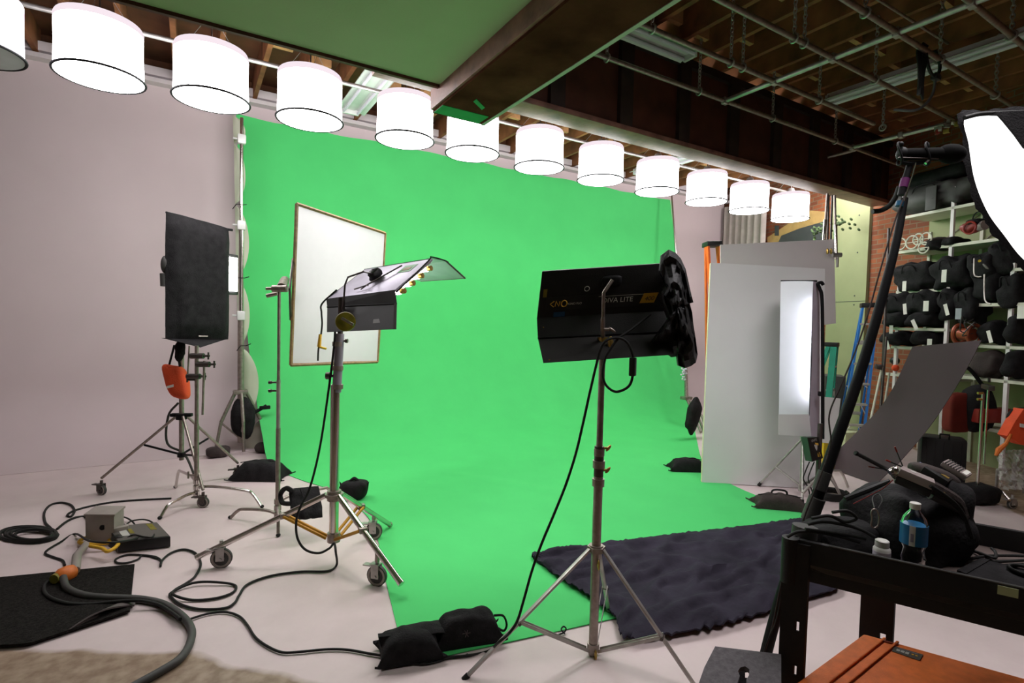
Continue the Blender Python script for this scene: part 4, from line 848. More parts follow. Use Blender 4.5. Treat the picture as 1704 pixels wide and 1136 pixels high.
cord('tie_string',[F(928,1056,.01),F(938,1052,.01),F(942,1046,.02),F(938,1042,.03),F(934,1047,.02),F(940,1054,.01)],.004,'rubber','tiny curled black cord behind the central light stand','cord',n=6)
# ================================================================ BLACK CLOTH over the front of the green
fe=[(885,929),(950,921),(1010,912),(1080,902),(1150,893),(1230,884),(1300,874),(1345,868),(1420,866)]
ne=[(889,936),(938,972),(985,1003),(1024,1036),(1040,1071),(1120,1064),(1200,1048),(1290,1022),(1392,988)]
fe=cr([V3((a,b,0)) for a,b in fe],8); ne=cr([V3((a,b,0)) for a,b in ne],8); nn_=len(fe)-1
def clo(u,v):
    k=u*nn_; i=min(int(k),nn_-1); a=fe[i].lerp(fe[i+1],k-i); b=ne[i].lerp(ne[i+1],k-i); p=F(a.x,a.y).lerp(F(b.x,b.y),v)
    e=min(1,min(u,1-u)*18,min(v,1-v)*9)
    h=.5+.5*noise.noise(V3((p.x*1.7,p.y*3.2,3))); h2=abs(noise.noise(V3((p.x*2.2+p.y*2,p.y*6-p.x,8)))); h3=abs(noise.noise(V3((p.x*9,p.y*9,1))))
    j=.028*noise.noise(V3((u*70,v*40,0)))*(1-e)
    return V3((p.x+j,p.y+j,.030+e*(.022*h**2+.035*(1-min(1,h2*4))+.014*(1-min(1,abs(noise.noise(V3((p.x*2.0-p.y*1.5,p.y*6+p.x*1.2,4))))*4))+.006*h3)))
solo('black_cloth',MB().grid(clo,150,44,.012),'black_cloth','rumpled black cloth spread over the front right of the green floor','cloth',smooth=80)
# ================================================================ RIGHT SIDE: boards and strip light
a,b,c,d=F(1168,803,.0),F(1373,813,.0),D(1373,447,5.62),D(1183,437,5.80)
a=D(1168,802,5.54); b=D(1366,812,5.40); a.z=b.z=.006; 
t=thing('foam_board','tall white foam board leaning upright on the floor right of the green cloth','board',(a+b)/2)
n_=(b-a).cross(d-a).normalized(); n_=n_ if n_.dot(CP-a)>0 else -n_
part('face',MB().prism([a,b,c,d],-n_*.042),'foam_white',t,smooth=0)
part('edge',MB().prism([a,d,d-n_*.042,a-n_*.042],(a-b).normalized()*.003),'foam_edge',t,'yellowed left edge')
part('screw',MB().ell(D(1196,740,5.5),(CR*.004,CF*.004,CU*.004),8,6),'text_dim',t)
a,b,c,d=D(1199,407,6.25),D(1388,398,6.1),D(1391,538,6.1),D(1199,560,6.25)
t=thing('foam_board','grey foam board held higher up behind the tall white foam board','board',(c+d)/2)
n_=(b-a).cross(d-a).normalized(); n_=n_ if n_.dot(CP-a)>0 else -n_
part('face',MB().prism([a,b,c,d],-n_*.02),'foam_grey',t,smooth=0)
# stands and grips holding that board
for k,(p,q,lb) in enumerate(((D(1370,410,6.2),D(1377,322,6.3),'left one of the poles with grip rising behind the grey board'),(D(1391,424,6.05),D(1389,325,6.1),'right pole with a clamp at the corner of the grey board'))):
    t=thing('grip_pole',lb,'pole',p,'poles above the grey board'); part('pole',MB().cyl(p-V3((0,0,.05 if k else .2)),q,.014,n=10),'steel_dull',t); part('sleeve',MB().cyl(p,p.lerp(q,.5),.020,n=12),'chrome',t); part('grip_head',MB().cyl(p-CR*.04,p+CR*.06,.026,n=12).cyl(p+CR*.02-V3((0,0,.14)),p+CR*.02,.016,n=8),'galvanised',t)
for k,(x0,x1) in enumerate(((1378,1379),(1383,1385))):
    p=D(x0-1,424,6.22); solo('grip_pole',MB().cyl(p-V3((0,0,.25)),D(x1,325,6.35),.012,n=8),'steel_dark',['thin dark pole left of centre among the poles above the grey board','thin dark pole right of centre among the poles above the grey board'][k],'pole','poles above the grey board')
for k,x in enumerate((1377,1383)): p=D(x,418,6.02); solo('spring_clip',MB().ell(p,(CR*.014,CF*.02,CU*.035),10,8),'brass',['left brass clip on the top edge of the grey board','right brass clip on the top edge of the grey board'][k],'clip','brass clips')
# long floor legs carrying the board stand (base hidden)
g_=D(1345,700,6.6); g_=V3((g_.x,g_.y,0)); solo('grip_stand',MB().cyl(g_,(g_.x,g_.y,2.55),.02,n=10).cyl(g_+V3((-.3,0,.02)),g_+V3((.3,0,.02)),.012),'steel_dark','dark stand standing behind the foam boards','stand')
# strip light: curved diffusion sheet with tubes behind
s0,s1,s2,s3=D(1299,468,5.05),D(1353,468,5.1),D(1346,690,5.1),D(1296,690,5.05)
t=thing('strip_light','tall narrow glowing strip light in front of the white foam board','light',(s2+s3)/2)
part('diffusion',MB().grid(lambda u,v:s0.lerp(s1,u).lerp(s3.lerp(s2,u),v)-CF*.03*math.sin(PI*u),10,20),'strip_sheet',t,smooth=80)
f0,f1,f2,f3=D(1295,689,5.0),D(1346,689,5.02),D(1350,726,5.02),D(1295,723,5.0)
part('lower_flap',MB().grid(lambda u,v:f0.lerp(f1,u).lerp(f3.lerp(f2,u),v)-CF*.012*math.sin(PI*u),6,6,.002),'foam_white',t,smooth=80)
b0_,b1_=D(1353,468,5.12),D(1364,470,5.35); b3_,b2_=D(1346,728,5.12),D(1363,726,5.35)
part('side_sheet',MB().grid(lambda u,v:b0_.lerp(b1_,u).lerp(b3_.lerp(b2_,u),v),6,10,.002),'silk_off',t,smooth=80)
part('tube',MB().cyl(D(1328,500,5.16),D(1326,662,5.16),.014,n=12),'strip_tube',t)
part('tube',MB().cyl(D(1341,497,5.16),D(1338,665,5.16),.014,n=12),'strip_tube',t)
bk0,bk1=D(1300,466,5.24),D(1360,466,5.24); bk2,bk3=D(1352,692,5.24),D(1297,692,5.24)
part('housing',quad(bk0,bk1,bk2,bk3,.012),'black_metal',t)
part('clip',MB().tube([D(1352,470,5.12),D(1350,600,5.12),D(1346,690,5.12)],.006,6),'black_metal',t)
# black pole beside it
p=D(1366,474,5.2); q=D(1369,730,5.2); t=thing('hook_rod','black vertical bar with a hooked top beside the strip light','arm',q)
part('bar',MB().tube(cr([q,D(1369,600,5.2),D(1368,500,5.2),D(1364,480,5.2),D(1361,472,5.2),D(1367,470,5.2),D(1370,474,5.2)],6),.016,8),'black_metal',t)
part('bracket',MB().box(D(1364,655,5.15),(.08,.03,.04),YAW,bev=.006),'black_metal',t)
# its stand
S_=D(1333,800,5.18); S_=V3((S_.x,S_.y,0)); t=thing('light_stand','pale folding light stand under the glowing strip light','stand',S_)
zt_=on(S_,728).z; part('pole',MB().cyl((S_.x,S_.y,.06),(S_.x,S_.y,zt_+.02),.014,n=12),'galvanised',t); part('collar',MB().cyl((S_.x,S_.y,zt_-.02),(S_.x,S_.y,zt_+.03),.028,n=12),'galvanised',t)
part('riser',MB().cyl((S_.x,S_.y,zt_),(S_.x,S_.y,zt_+.25),.012,n=10),'galvanised',t)
part('brace_hub',MB().cyl((S_.x,S_.y,.05),(S_.x,S_.y,.12),.022,n=12),'galvanised',t)
for k,e in enumerate((F(1262,809),F(1335,840),F(1399,823))):
    e=V3((e.x,e.y,.01)); a=V3((S_.x,S_.y,zt_)); part('leg',MB().cyl(a,e,.010,n=8),'galvanised',t); part('foot',MB().cyl(e,e+(a-e).normalized()*.04,.015,n=8),'rubber',t)
    q=a.lerp(e,.60); part('brace',MB().cyl((S_.x,S_.y,.10),q,.013,n=8),'galvanised',t)
# ballast box with lettering
q0,q1,q2,q3=D(1349,769,4.86),D(1369,762,4.98),D(1361,727,4.98),D(1341,727,4.86)
q0,q1,q2,q3=D(1351,768,4.85),D(1369,762,4.95),D(1361,727,4.95),D(1343,728,4.85)
t=thing('ballast_box','black ballast box with white and yellow lettering hung beside the strip light stand','box',(q0+q1)/2)
nb=(q1-q0).cross(q3-q0).normalized(); nb=nb if nb.dot(CP-q0)>0 else -nb
sd=D(1336,727,4.93)-q3; sd2=sd
part('case',MB().prism([q0,q1,q2,q3],sd2-nb*.02),'ballast_green',t,smooth=0)
fc_=part('front_plate',MB().prism([q0,q1,q2,q3],nb*.004),'black_paint',t,smooth=0)
ex,ey=(q1-q0).normalized(),(q3-q0).normalized(); fp=lambda u,v:q0.lerp(q1,u).lerp(q3.lerp(q2,u),v)+nb*.0045
text('lettering','UNITE',fp(.28,.80),ex,ey,.032,'text_white',fc_); text('lettering','65',fp(.55,.12),ex,ey,.055,'text_orange',fc_)
part('emblem',MB().prism([fp(.45,.68),fp(.75,.66),fp(.66,.48),fp(.58,.40),fp(.5,.5)],nb*.001),'text_white',fc_,smooth=0); part('emblem',MB().prism([fp(.55,.76),fp(.85,.72),fp(.83,.62),fp(.58,.68)],nb*.0015),'text_orange',fc_,smooth=0)
for k,dx in enumerate((0,8)): part('cable',MB().tube(cr([D(1347+dx,768,4.9),D(1340+dx,785,4.9),D(1337+dx,797,4.9),D(1345+dx*.6,812,4.95),F(1350+dx,838,.02)],6),.006,6),'rubber',t)
# black upright with grips behind the mic stand, and the aluminium bent legs
p=D(1362,770,5.0); p=V3((p.x,p.y,0)); t=thing('grip_stand','dark stand foot with bent aluminium legs standing right of the ballast box','stand',p)
part('pole',MB().cyl((p.x,p.y,.05),(p.x,p.y,.75),.022,n=12),'steel_dark',t)
for pts in ([D(1362,770,5.0),D(1375,775,5.1),D(1398,823,5.1)],[D(1364,782,5.0),D(1398,783,5.5),D(1404,792,5.5),D(1411,810,5.5)],[D(1366,790,5.0),D(1350,805,4.9),D(1336,820,4.85)]): part('leg',MB().tube(pts,.013,8),'aluminium',t)
c=F(1385,828); mb=MB()
coil=[]
for k in range(60): a=2*PI*k/12; coil.append(V3((c.x+(.17-.01*(k//12))*math.cos(a)+.02*math.sin(k),c.y+(.12)*math.sin(a),.015+.012*(k//12))))
cord('cable_coil',coil,.012,'rubber','heap of black cable coiled on the floor behind the mic stand foot',n=2,seg=6)
c=F(1297,845); sandbag('sandbag',(c.x,c.y,.006),.46,.2,.11,'brown black sandbag on the right edge of the green cloth below the strip light',m='bag_brown',rot=-.75,seed=9)
# ---- ladders
def ladder(name,label,tp,bt,wtop,wbot,m,rungs,depth=.45,side=None,cap='black_plastic',rw=.024):
    """tp,bt: top and bottom centre of the front rails; side: width direction; depth: spread of the rear rails"""
    t=thing(name,label,'ladder',bt); tp,bt=V3(tp),V3(bt); s=side.normalized(); bk=s.cross(V3((0,0,1))); bk=bk if bk.dot(CP-tp)<0 else -bk
    for sg in(-1,1):
        a,b=tp+s*sg*wtop/2,bt+s*sg*wbot/2; part('rail',MB().obox(a-s*rw/2,b-a,s*rw,bk*.075),m,t)
        a2,b2=a+bk*.08,V3((b.x,b.y,b.z))+bk*depth; part('rear_rail',MB().obox(a2-s*rw*.4,b2-a2,s*rw*.8,bk*.05),m,t)
        q=a.lerp(b,.55); part('spreader',MB().cyl(q+bk*.03,a2.lerp(b2,.55),.008,n=6),'aluminium',t)
    for k in range(rungs):
        f=(k+.9)/(rungs+.4); a=tp.lerp(bt,f); w_=wtop+(wbot-wtop)*f; part('step',MB().obox(a-s*w_/2,s*w_,bk*.08,(0,0,.025)),'aluminium',t)
        if k>rungs-4:
            for sg in(-1,1): part('step_brace',MB().cyl(a+s*sg*w_*.2,a+s*sg*w_*.48-V3((0,0,.13)),.007,n=6),'aluminium',t)
    for k in range(3):
        f=(k+1)/4; a=(tp+bk*.1).lerp(V3((bt.x,bt.y,bt.z))+bk*(depth+.02),f); w_=wtop+(wbot-wtop)*f; part('rear_bar',MB().obox(a-s*w_/2,s*w_,bk*.012,(0,0,.04)),'aluminium',t)
    part('top_cap',MB().obox(tp-s*(wtop/2+.02)-bk*.01,s*(wtop+.04),bk*.2,(0,0,.06),bev=.01),cap,t)
    return t
def vert(px,py,t_,pb):  # floor point under a ladder top
    p=D(px,py,t_); return p
tp=D(1449,511,7.0); bt=D(1408,735,6.75); bt.z=0; bt=D(1414,765,6.72); bt.z=.01
ladder('step_ladder','tall blue step ladder with metal steps in front of the brick wall',tp,bt,.17,.25,'ladder_blue',7,side=CR*.9-CF*.45,depth=.5)
tp=D(1394,577,7.3); bt=D(1378,760,7.1); bt.z=.01
ladder('step_ladder','small green step ladder with dark top beside the foam boards',tp,bt,.20,.34,'ladder_green',4,side=CF*.8+CR*.6,depth=.42,rw=.055)
tp=D(1189,409,6.45); bt=V3((D(1232,700,6.4).x,D(1232,700,6.4).y,.01))
ladder('step_ladder','orange step ladder peeking out behind the left edge of the tall white foam board',tp,bt,.14,.4,'ladder_orange',7,side=CR,depth=.45,cap='black_plastic')
# low things between board and ladders
def qbox(name,label,cat,p0,p1,dp,h,m,yaw=0,bev=.01,z=.006,group=None):
    a=V3(p0); b=V3(p1); e=(b-a); e.z=0; n=V3((-e.y,e.x,0)).normalized()*dp; n=n if n.dot(CF)>0 else -n
    return solo(name,MB().obox((a.x,a.y,z),e,n,(0,0,h),bev),m,label,cat,group)
p0=D(1368,745,7.75); p1=D(1402,745,7.65); qbox('storage_bin','dark grey bin standing below the green step ladder','bin',p0,p1,.4,.95,'rubber_grey')
a,b,c,d=D(1363,659,5.75),D(1399,663,5.7),D(1390,738,5.7),D(1362,736,5.75)
solo('white_card',MB().prism([a,b,c,d],CF*.012),'foam_white','small white card standing just right of the strip light','card')
p0=D(1376,760,6.3); p1=D(1386,760,6.3); qbox('yellow_case','yellow case partly hidden behind the mic stand foot','case',F(1369,782),F(1390,782),.2,.34,'yellow_plastic')
p0=F(1405,765); p1=F(1440,763); qbox('carton','pale green and white carton standing at the foot of the blue ladder','carton',p0,p1,.3,.34,'carton')
# drapes, picture and plants high on the right wall behind the lamps
d0=YP(1208,430,YB-.35)
def drape(u,v): 
    a=VP(1209,340,W0+WN*.16,WD); b=VP(1276,340,W0+WN*.16,WD); p=a.lerp(b,u); q=p+WN*(.05*math.sin(u*PI*13)+.02*math.sin(u*41)); return V3((q.x,q.y,4.25-2.9*v))
solo('drape',MB().grid(drape,80,6,.01),'drape','pale pleated drape hanging in the far right corner behind the last space lights','curtain',smooth=80)
def wpt(px,py,off=.02): return VP(px,py,W0+WN*off,WD)
def wpoly(pts,m,name,label,cat,off=.02,th=.02): 
    P=[wpt(x,y,off) for x,y in pts]; return solo(name,MB().prism(P,-WN*th),m,label,cat,smooth=0)
t=thing('mural','large dark and ochre picture board on the right wall above the grey board','picture',wpt(1320,430,.05))
part('board',MB().prism([wpt(x,y,.04) for x,y in((1277,440),(1372,440),(1372,352),(1345,350),(1277,395))],-WN*.03),'art_ochre',t,smooth=0)
part('dark_shape',MB().prism([wpt(x,y,.045) for x,y in((1282,432),(1300,392),(1330,380),(1372,368),(1372,432))],-WN*.003),'art_dark',t,smooth=0)
part('figures',MB().prism([wpt(x,y,.046) for x,y in((1289,375),(1296,375),(1296,392),(1289,392))],-WN*.003),'art_dark',t,smooth=0)
for k,(x,y,s_) in enumerate(((1398,372,.16),(1362,388,.10))): 
    p=wpt(x,y,.42); mb=MB()
    for i in range(24): q=p+V3((random.gauss(0,.07),random.gauss(0,.07),random.gauss(0,.08)))*(s_/.14); mb.ell(q,((.035,0,0),(0,.02,.01),(0,0,.022)),7,5)
    solo('foliage_clump',mb,'foliage',['clump of green leaves beside the right pole above the grey board','small clump of leaves left of the poles above the grey board'][k],'plant')
# loose poles leaning by the shelves
for k,(p,q,r,m,lb) in enumerate(((D(1479,380,6.9),D(1472,560,6.75),.016,'steel_dark','dark vertical pole rising beside the left end of the shelves'),(D(1468,610,6.6),D(1446,700,6.5),.014,'cream_paint','pale leaning pole right of the blue ladder'),(D(1480,620,6.7),D(1468,668,6.6),.012,'cream_paint','short pale leaning pole between blue ladder and dark sheet'),(D(1475,560,6.7),D(1464,690,6.6),.016,'steel_dark','dark pole leaning right of the blue ladder'))):
    e=q+(q-p)*.0; g_=V3((q.x+(q.x-p.x)*.5,q.y+(q.y-p.y)*.5,.01)); solo('leaning_pole',MB().cyl(p,g_,r,n=10),m,lb,'pole','poles leaning by the brick wall')
p=D(1462,610,6.65); solo('pole_clamp',MB().box(p,(.20,.06,.06),YAW,bev=.01),'steel_dark','dark clamp on the poles right of the blue ladder','clamp')
# ================================================================ SHELVES
def sp(px,py,off=0): return VP(px,py,S0+WN*off,WD)      # on the front plane of the shelves, off = towards the room
def sat(px,z,off=0):
    p=sp(px,560,off); return V3((p.x,p.y,z))
t=thing('shelving_unit','tall cream metal shelving along the right brick wall full of black bags','shelf',sat(1560,0))
xL,xM,xR,xE=1491,1573,1678,1800
def upr(px,zt,nm='upright'): p=sat(px,0); part(nm,MB().obox(p-WD*.02,WD*.04,-WN*.03,(0,0,zt)),'white_paint',t,smooth=0)
upr(xL,2.5); upr(xM,3.42); upr(xR,2.42); 
for px,zt in((xL,3.0),(xM,3.2),(xR,2.4)): p=sat(px,0); part('rear_upright',MB().obox(p-WN*.46-WD*.02,WD*.04,-WN*.03,(0,0,zt)),'cream_paint',t,smooth=0)
def shelf(pa,pb,z,th=.035): a,b=sat(pa,z),sat(pb,z); part('shelf_board',MB().obox(a-WN*.0-V3((0,0,th)),b-a,-WN*.48,(0,0,th)),'cream_paint',t,smooth=0)
shelf(xL,1632,3.18); shelf(xL-4,1655,2.72); shelf(xL-4,xM,2.18); shelf(xL-6,xM,1.68); shelf(xL-8,xM,1.43)
shelf(xM,xE,1.98); shelf(xM,xE,1.50); shelf(xM,xE,1.12); shelf(xM,xE,.55); shelf(xL-14,xM,1.05); shelf(1640,xE,2.36)
for pa,pb,z0_,z1_ in((xL,xM,2.75,3.15),(xM,1640,2.75,3.15)):
    a,b=sat(pa,z0_),sat(pb,z1_); part('cross_brace',MB().cyl(a-WN*.47,b-WN*.47,.008,n=6),'steel_dull',t)
# pale green wall board behind the shelves
pa,pb=sat(1536,0,-.484),sat(1800,0,-.484)
part('back_board',MB().obox(pa,pb-pa,-WN*.012,(0,0,3.35)),'panel_green',t,smooth=0)
bagn=0
def bag(px0,px1,py0,py1,label,off=.02,m='bag_dark',tag=None,dep=.36,strap=True,name='equipment_bag',seed=0,tagm='tag_white'):
    pxm,pym=(px0+px1)/2,(py0+py1)/2; c=sp(pxm,pym,off-dep/2+.06); a=sp(px0,pym,off); b=sp(px1,pym,off); zt=sp(pxm,py0,off).z; zb=sp(pxm,py1,off).z
    w=(b-a).length/2; t=thing(name,label,'bag',V3((c.x,c.y,zb)),'bags on the shelves')
    c=V3((c.x,c.y,(zt+zb)/2)); part('body',MB().ell(c,(WD*w*1.03,WN*dep/2,V3((0,0,(zt-zb)/2*1.03))),30,18,p=.6,nz=.34,ns=8,seed=seed),m,t,smooth=80)
    if strap:
        z=V3((0,0,1)); f=c+WN*(dep/2+.005)
        part('handle',MB().tube(cr([f-WD*w*.35+z*(zt-zb)*.15,f-WD*w*.2+z*(zt-zb)*.38+WN*.02,f+WD*w*.2+z*(zt-zb)*.38+WN*.02,f+WD*w*.35+z*(zt-zb)*.12],5),.008,5),'black_fabric',t)
    if tag:
        q=sp(tag[0],tag[1],off+.13); hh=(tag[3] if len(tag)>3 else .13); ww=(tag[2] if len(tag)>2 else .055); tl_=(tag[4] if len(tag)>4 else 0)
        zx=(V3((0,0,1))*math.cos(tl_)+WD*math.sin(tl_)); wx=(WD*math.cos(tl_)-V3((0,0,1))*math.sin(tl_))
        part('paper_tag',MB().obox(q-wx*ww/2-zx*hh/2,wx*ww,zx*hh,WN*.003),tagm,t,smooth=0)
    return t
bag(1500,1622,300,344,'long dark grey case lying on the topmost shelf',off=.0,m='rubber_grey',dep=.42,name='soft_case',seed=1)
p=sp(1552,328,.08); solo('case_flap',MB().obox(p-WD*.06-V3((0,0,.16)),WD*.14,WN*.02,(0,0,.30),bev=.008),'rubber_grey','flap with a snap on the long case on the topmost shelf','flap')
bag(1508,1600,280,303,'black soft bundle on top of the long case under the ceiling',off=-.02,seed=2,strap=False,dep=.3)
bag(1496,1566,436,481,'black duffel bag at the left end of the row below the ring shelf',tag=(1505,476),seed=3)
bag(1562,1624,427,480,'black duffel bag behind the middle upright, with a white tag',tag=(1571,459,.06,.15),seed=4,off=.04)
bag(1622,1672,420,462,'black bag with a small yellow dot and grey buckle at right',seed=5,off=.06)
bag(1655,1704,400,450,'dark soft bag under the black edge of the big softbox',seed=6,m='bag_dark')
bag(1478,1526,488,524,'black shoulder bag with tilted tag left in the second bag row',tag=(1506,514,.05,.14,.15),seed=7)
bag(1522,1570,484,524,'black shoulder bag with a pale square tag in the second bag row',tag=(1541,509,.07,.13),seed=8)
bag(1574,1606,482,530,'black bag with slanted white tag right of the middle upright',tag=(1575,515,.045,.14,.3),seed=9)
bag(1602,1640,480,536,'large black bag with a brown tag above the copper spool',tag=(1595,522,.07,.13),tagm='kino_back',seed=10)
bag(1478,1522,520,543,'flat black pouch with two tags on the third bag shelf, left',tag=(1483,548,.055,.11),seed=11,strap=False)
bag(1520,1566,520,543,'flat black pouch on the third bag shelf, right',tag=(1522,540,.05,.14,.5),seed=12,strap=False)
bag(1476,1524,552,574,'small black pouch with hanging white tag on the lowest visible left shelf',tag=(1477,574,.05,.12,.35),seed=13,strap=False)
bag(1522,1562,552,573,'small black pouch with two pale tags next to the middle upright',tag=(1547,569,.06,.08),seed=14,strap=False)
bag(1672,1712,455,512,'round black bag with white tag cut off by the right edge',tag=(1701,519,.09,.14),seed=15)
bag(1630,1672,440,500,'square black case on the shelf left of the right upright',m='black_fabric',seed=16,strap=False)
bag(1626,1672,586,628,'dark heap of cases on the shelf right of the tilted dark sheet',m='bag_brown',seed=17,strap=False)
bag(1684,1712,584,628,'black round bag on the shelf at the right edge, one level below the helmetlike bundle',seed=18,strap=False)
bag(1640,1672,536,572,'black video bag with white corner on the right bay shelf',tag=(1647,560,.04,.14,.3),seed=19,strap=False)
bag(1686,1712,524,572,'black bundle with a shiny spot at the right edge',seed=20,strap=False)
# rings, spool, gimbals, hooks
for k,(x,y,r_) in enumerate(((1499,406,.075),(1518,403,.085),(1528,398,.07),(1541,397,.075),(1537,412,.07))):
    c=sp(x,y,.07); solo('speed_ring',MB().tube([c+WD*r_*math.cos(a)+V3((0,0,r_*math.sin(a))) for a in [i*PI/9 for i in range(18)]],.010,6,closed=True).tube([c-WD*r_*.9,c+WD*r_*.9],.006,6),'cream_paint',['pale ring at the far left of the ring shelf','larger pale ring second on the ring shelf','pale ring in the middle of the ring shelf','pale ring fourth on the ring shelf','pale ring hanging over the front of the ring shelf'][k],'ring','metal rings on the shelf')
bag(1548,1578,396,414,'dark bundle of cable at the middle of the ring shelf',name='cable_bundle',strap=False,seed=30)
solo('cable_bundle',MB().ell(sp(1560,401,-.08),(WD*.16,WN*.10,V3((0,0,.05))),18,10,nz=.4,ns=14),'bag_brown','brown heap lying between the rings and the upright','bundle')
bag(1580,1602,392,406,'small black pouch right of the middle upright on the ring shelf',strap=False,seed=31)
gm=thing('camera_rig','red and black camera rig on the ring shelf near the big softbox','rig',sp(1618,392,-.05))
c=sp(1618,378,0); part('body',MB().ell(c,(WD*.13,WN*.09,V3((0,0,.08))),18,12,nz=.3,ns=12),'red_plastic',gm)
part('lens_ring',MB().tube([c+WN*.1-WD*.05+WD*.07*math.cos(a)+V3((0,0,-.02+.07*math.sin(a))) for a in [i*PI/8 for i in range(16)]],.012,6,closed=True),'red_plastic',gm)
part('handle_ring',MB().tube([c+WD*-.06+WD*.06*math.cos(a)+V3((0,0,.10+.07*math.sin(a))) for a in [i*PI/8 for i in range(16)]],.007,6,closed=True),'black_metal',gm)
part('black_box',MB().ell(c+V3((0,0,.04))+WD*-.04,(WD*.09,WN*.08,V3((0,0,.05))),14,10,p=.6),'bag_dark',gm)
part('side_lens',MB().cyl(c-WD*.16+WN*.02,c-WD*.08,.055,n=16),'grille',gm)
c=sp(1607,556,.05); cs=thing('cable_spool','copper coloured cable spool on the shelf above the tilted dark sheet','spool',c)
for k,dx in enumerate((-.10,.07)): part('spool_wheel',MB().tube([c+WD*dx+WN*.0+(WD*.3+WN*.9)*.09*math.cos(a)*.9+V3((0,0,.11*math.sin(a))) for a in [i*PI/9 for i in range(18)]],.022,8,closed=True),'copper',cs)
part('core',MB().cyl(c-WD*.09,c+WD*.06,.07,n=16),'copper',cs)
wt=sp(1612,535,.1); pts=[wt+V3((random.gauss(0,.12)*.7*WD.x*3,random.gauss(0,.05),random.gauss(0,.07))) for _ in range(16)]
cord('cable_tangle',pts,.007,'rubber_grey','tangle of thin grey wires above the copper spool',n=6,seg=5)
solo('hook_bar',MB().tube(cr([sp(1621,430,.2),sp(1621,455,.2),sp(1626,460,.2),sp(1633,460,.2)],5),.008,6),'aluminium','curved bright rod below the bag with the yellow dot','rod'); 
solo('hook_bar',MB().tube(cr([sp(1638,456,.2),sp(1638,490,.2),sp(1641,502,.2),sp(1649,506,.2)],5),.008,6),'aluminium','longer curved bright rod reaching down to the right bay shelf','rod')
p=sp(1640,443,.22); solo('bag_buckle',MB().ell(p,(WD*.035+V3((0,0,.03)),WN*.01,V3((0,0,.02))),12,8),'label_grey','grey oval buckle hanging on the bag with the yellow dot','buckle'); solo('yellow_dot',MB().cyl(sp(1630,434,.24),sp(1630,434,.25),.015,n=12),'yellow_plastic','small yellow round badge on the black bag at right','badge')
p=sp(1490,612,.0); solo('orange_ball',MB().ell(p,(WD*.045,WN*.045,V3((0,0,.045))),14,10),'orange_fabric','small orange ball on the low shelf left of the tilted dark sheet','ball'); solo('black_ball',MB().ell(sp(1489,600,-.08),(WD*.06,WN*.06,V3((0,0,.055))),14,10),'black_plastic','dark round thing behind the small orange ball','ball')
# things under and before the shelves at the right edge
c=sp(1592,686,.25); t=thing('red_case','dark red soft case hanging right of the tilted dark sheet','case',c)
part('body',MB().ell(c,(CR*.13,CF*.08,V3((0,0,.23))),22,14,p=.4,nz=.08,ns=6),'red_fabric',t,smooth=80); part('strap',MB().tube(cr([c+V3((0,0,.25))-CR*.13,c+V3((0,0,.45)),c+V3((0,0,.52))+CR*.1,c+V3((0,0,.3))+CR*.3],6),.02,6),'black_fabric',t); part('blue_patch',MB().box(c+CR*.2+V3((0,0,.1)),(.04,.04,.1),bev=.01),'blue_plastic',t)
c=sp(1626,680,.05); solo('equipment_bag',MB().ell(c,(CR*.17,CF*.14,V3((0,0,.27))),20,12,p=.7,nz=.15,ns=6),'bag_dark','black backpack standing between the dark red case and the right stands','bag',smooth=80)
c=sp(1660,704,.0); solo('red_case',MB().obox(c-CR*.22,CR*.42,CF*.2,(0,0,.16),bev=.02),'red_plastic','low red case on the lowest shelf behind the chrome stands','case')
p0=F(1556,795); p1=F(1610,800); t=thing('flight_case','large black rolling case standing on the floor behind the cart','case',(p0+p1)/2)
p0=D(1530,790,5.75); p1=D(1608,790,5.55); e=p1-p0; e.z=0; nn=V3((-e.y,e.x,0)).normalized()*.25
part('shell',MB().obox((p0.x,p0.y,.008),e,nn,(0,0,.50),bev=.03),'black_plastic',t)
for k in range(5): q=p0+e*(.12+.19*k); part('rib',MB().obox((q.x,q.y,.05),e*.02,-nn*.03,(0,0,.42)),'black_plastic',t,smooth=0)
part('handle',MB().tube([V3((p0.x,p0.y,.5))+e*.4,V3((p0.x,p0.y,.55))+e*.4,V3((p0.x,p0.y,.55))+e*.6,V3((p0.x,p0.y,.5))+e*.6],.01,6),'black_metal',t)
c=F(1622,836); solo('equipment_bag',MB().ell(c+V3((0,0,.09)),(CR*.20,CF*.14,V3((0,0,.10))),22,12,p=.7,nz=.3,ns=8,flat=.004),'bag_dark','black bag slumped on the floor right behind the cart','bag',smooth=80)
# two chrome C-stands at the right
Bz=D(1627,800,5.1); Bz=V3((Bz.x,Bz.y,0)); t=thing('c_stand','thin rolling stand with green reflections right of the cart bag','stand',Bz)
part('pole',MB().cyl((Bz.x,Bz.y,.05),(Bz.x,Bz.y,on(Bz,655).z),.013,n=12),'chrome',t)
part('leg',MB().tube([V3((Bz.x,Bz.y,.14)),F(1668,818,.13),F(1680,832,.09)],.013,8),'chrome',t); e=F(1684,846); caster('caster_wheel',e,t,r=.045,yaw=1.1)
part('leg',MB().tube([V3((Bz.x,Bz.y,.12)),V3((Bz.x-.3,Bz.y+.2,.12)),V3((Bz.x-.45,Bz.y+.3,.02))],.012,8),'chrome',t)
for py in(654,664): z=on(Bz,py).z; part('lock_knob',MB().cyl((Bz.x,Bz.y,z),V3((Bz.x,Bz.y,z))-CR*.05,.012),'brass',t)
p=D(1645,640,5.3); q=D(1637,772,5.3); t=thing('c_stand','second thin chrome rod with a dark clamp right behind the rolling stand','stand',q); part('rod',MB().cyl(q,p,.010,n=10),'chrome',t); part('clamp',MB().box(D(1644,644,5.3),(.24,.05,.05),YAW,bev=.01).cyl(D(1646,636,5.3),D(1646,628,5.3),.012),'steel_dark',t)
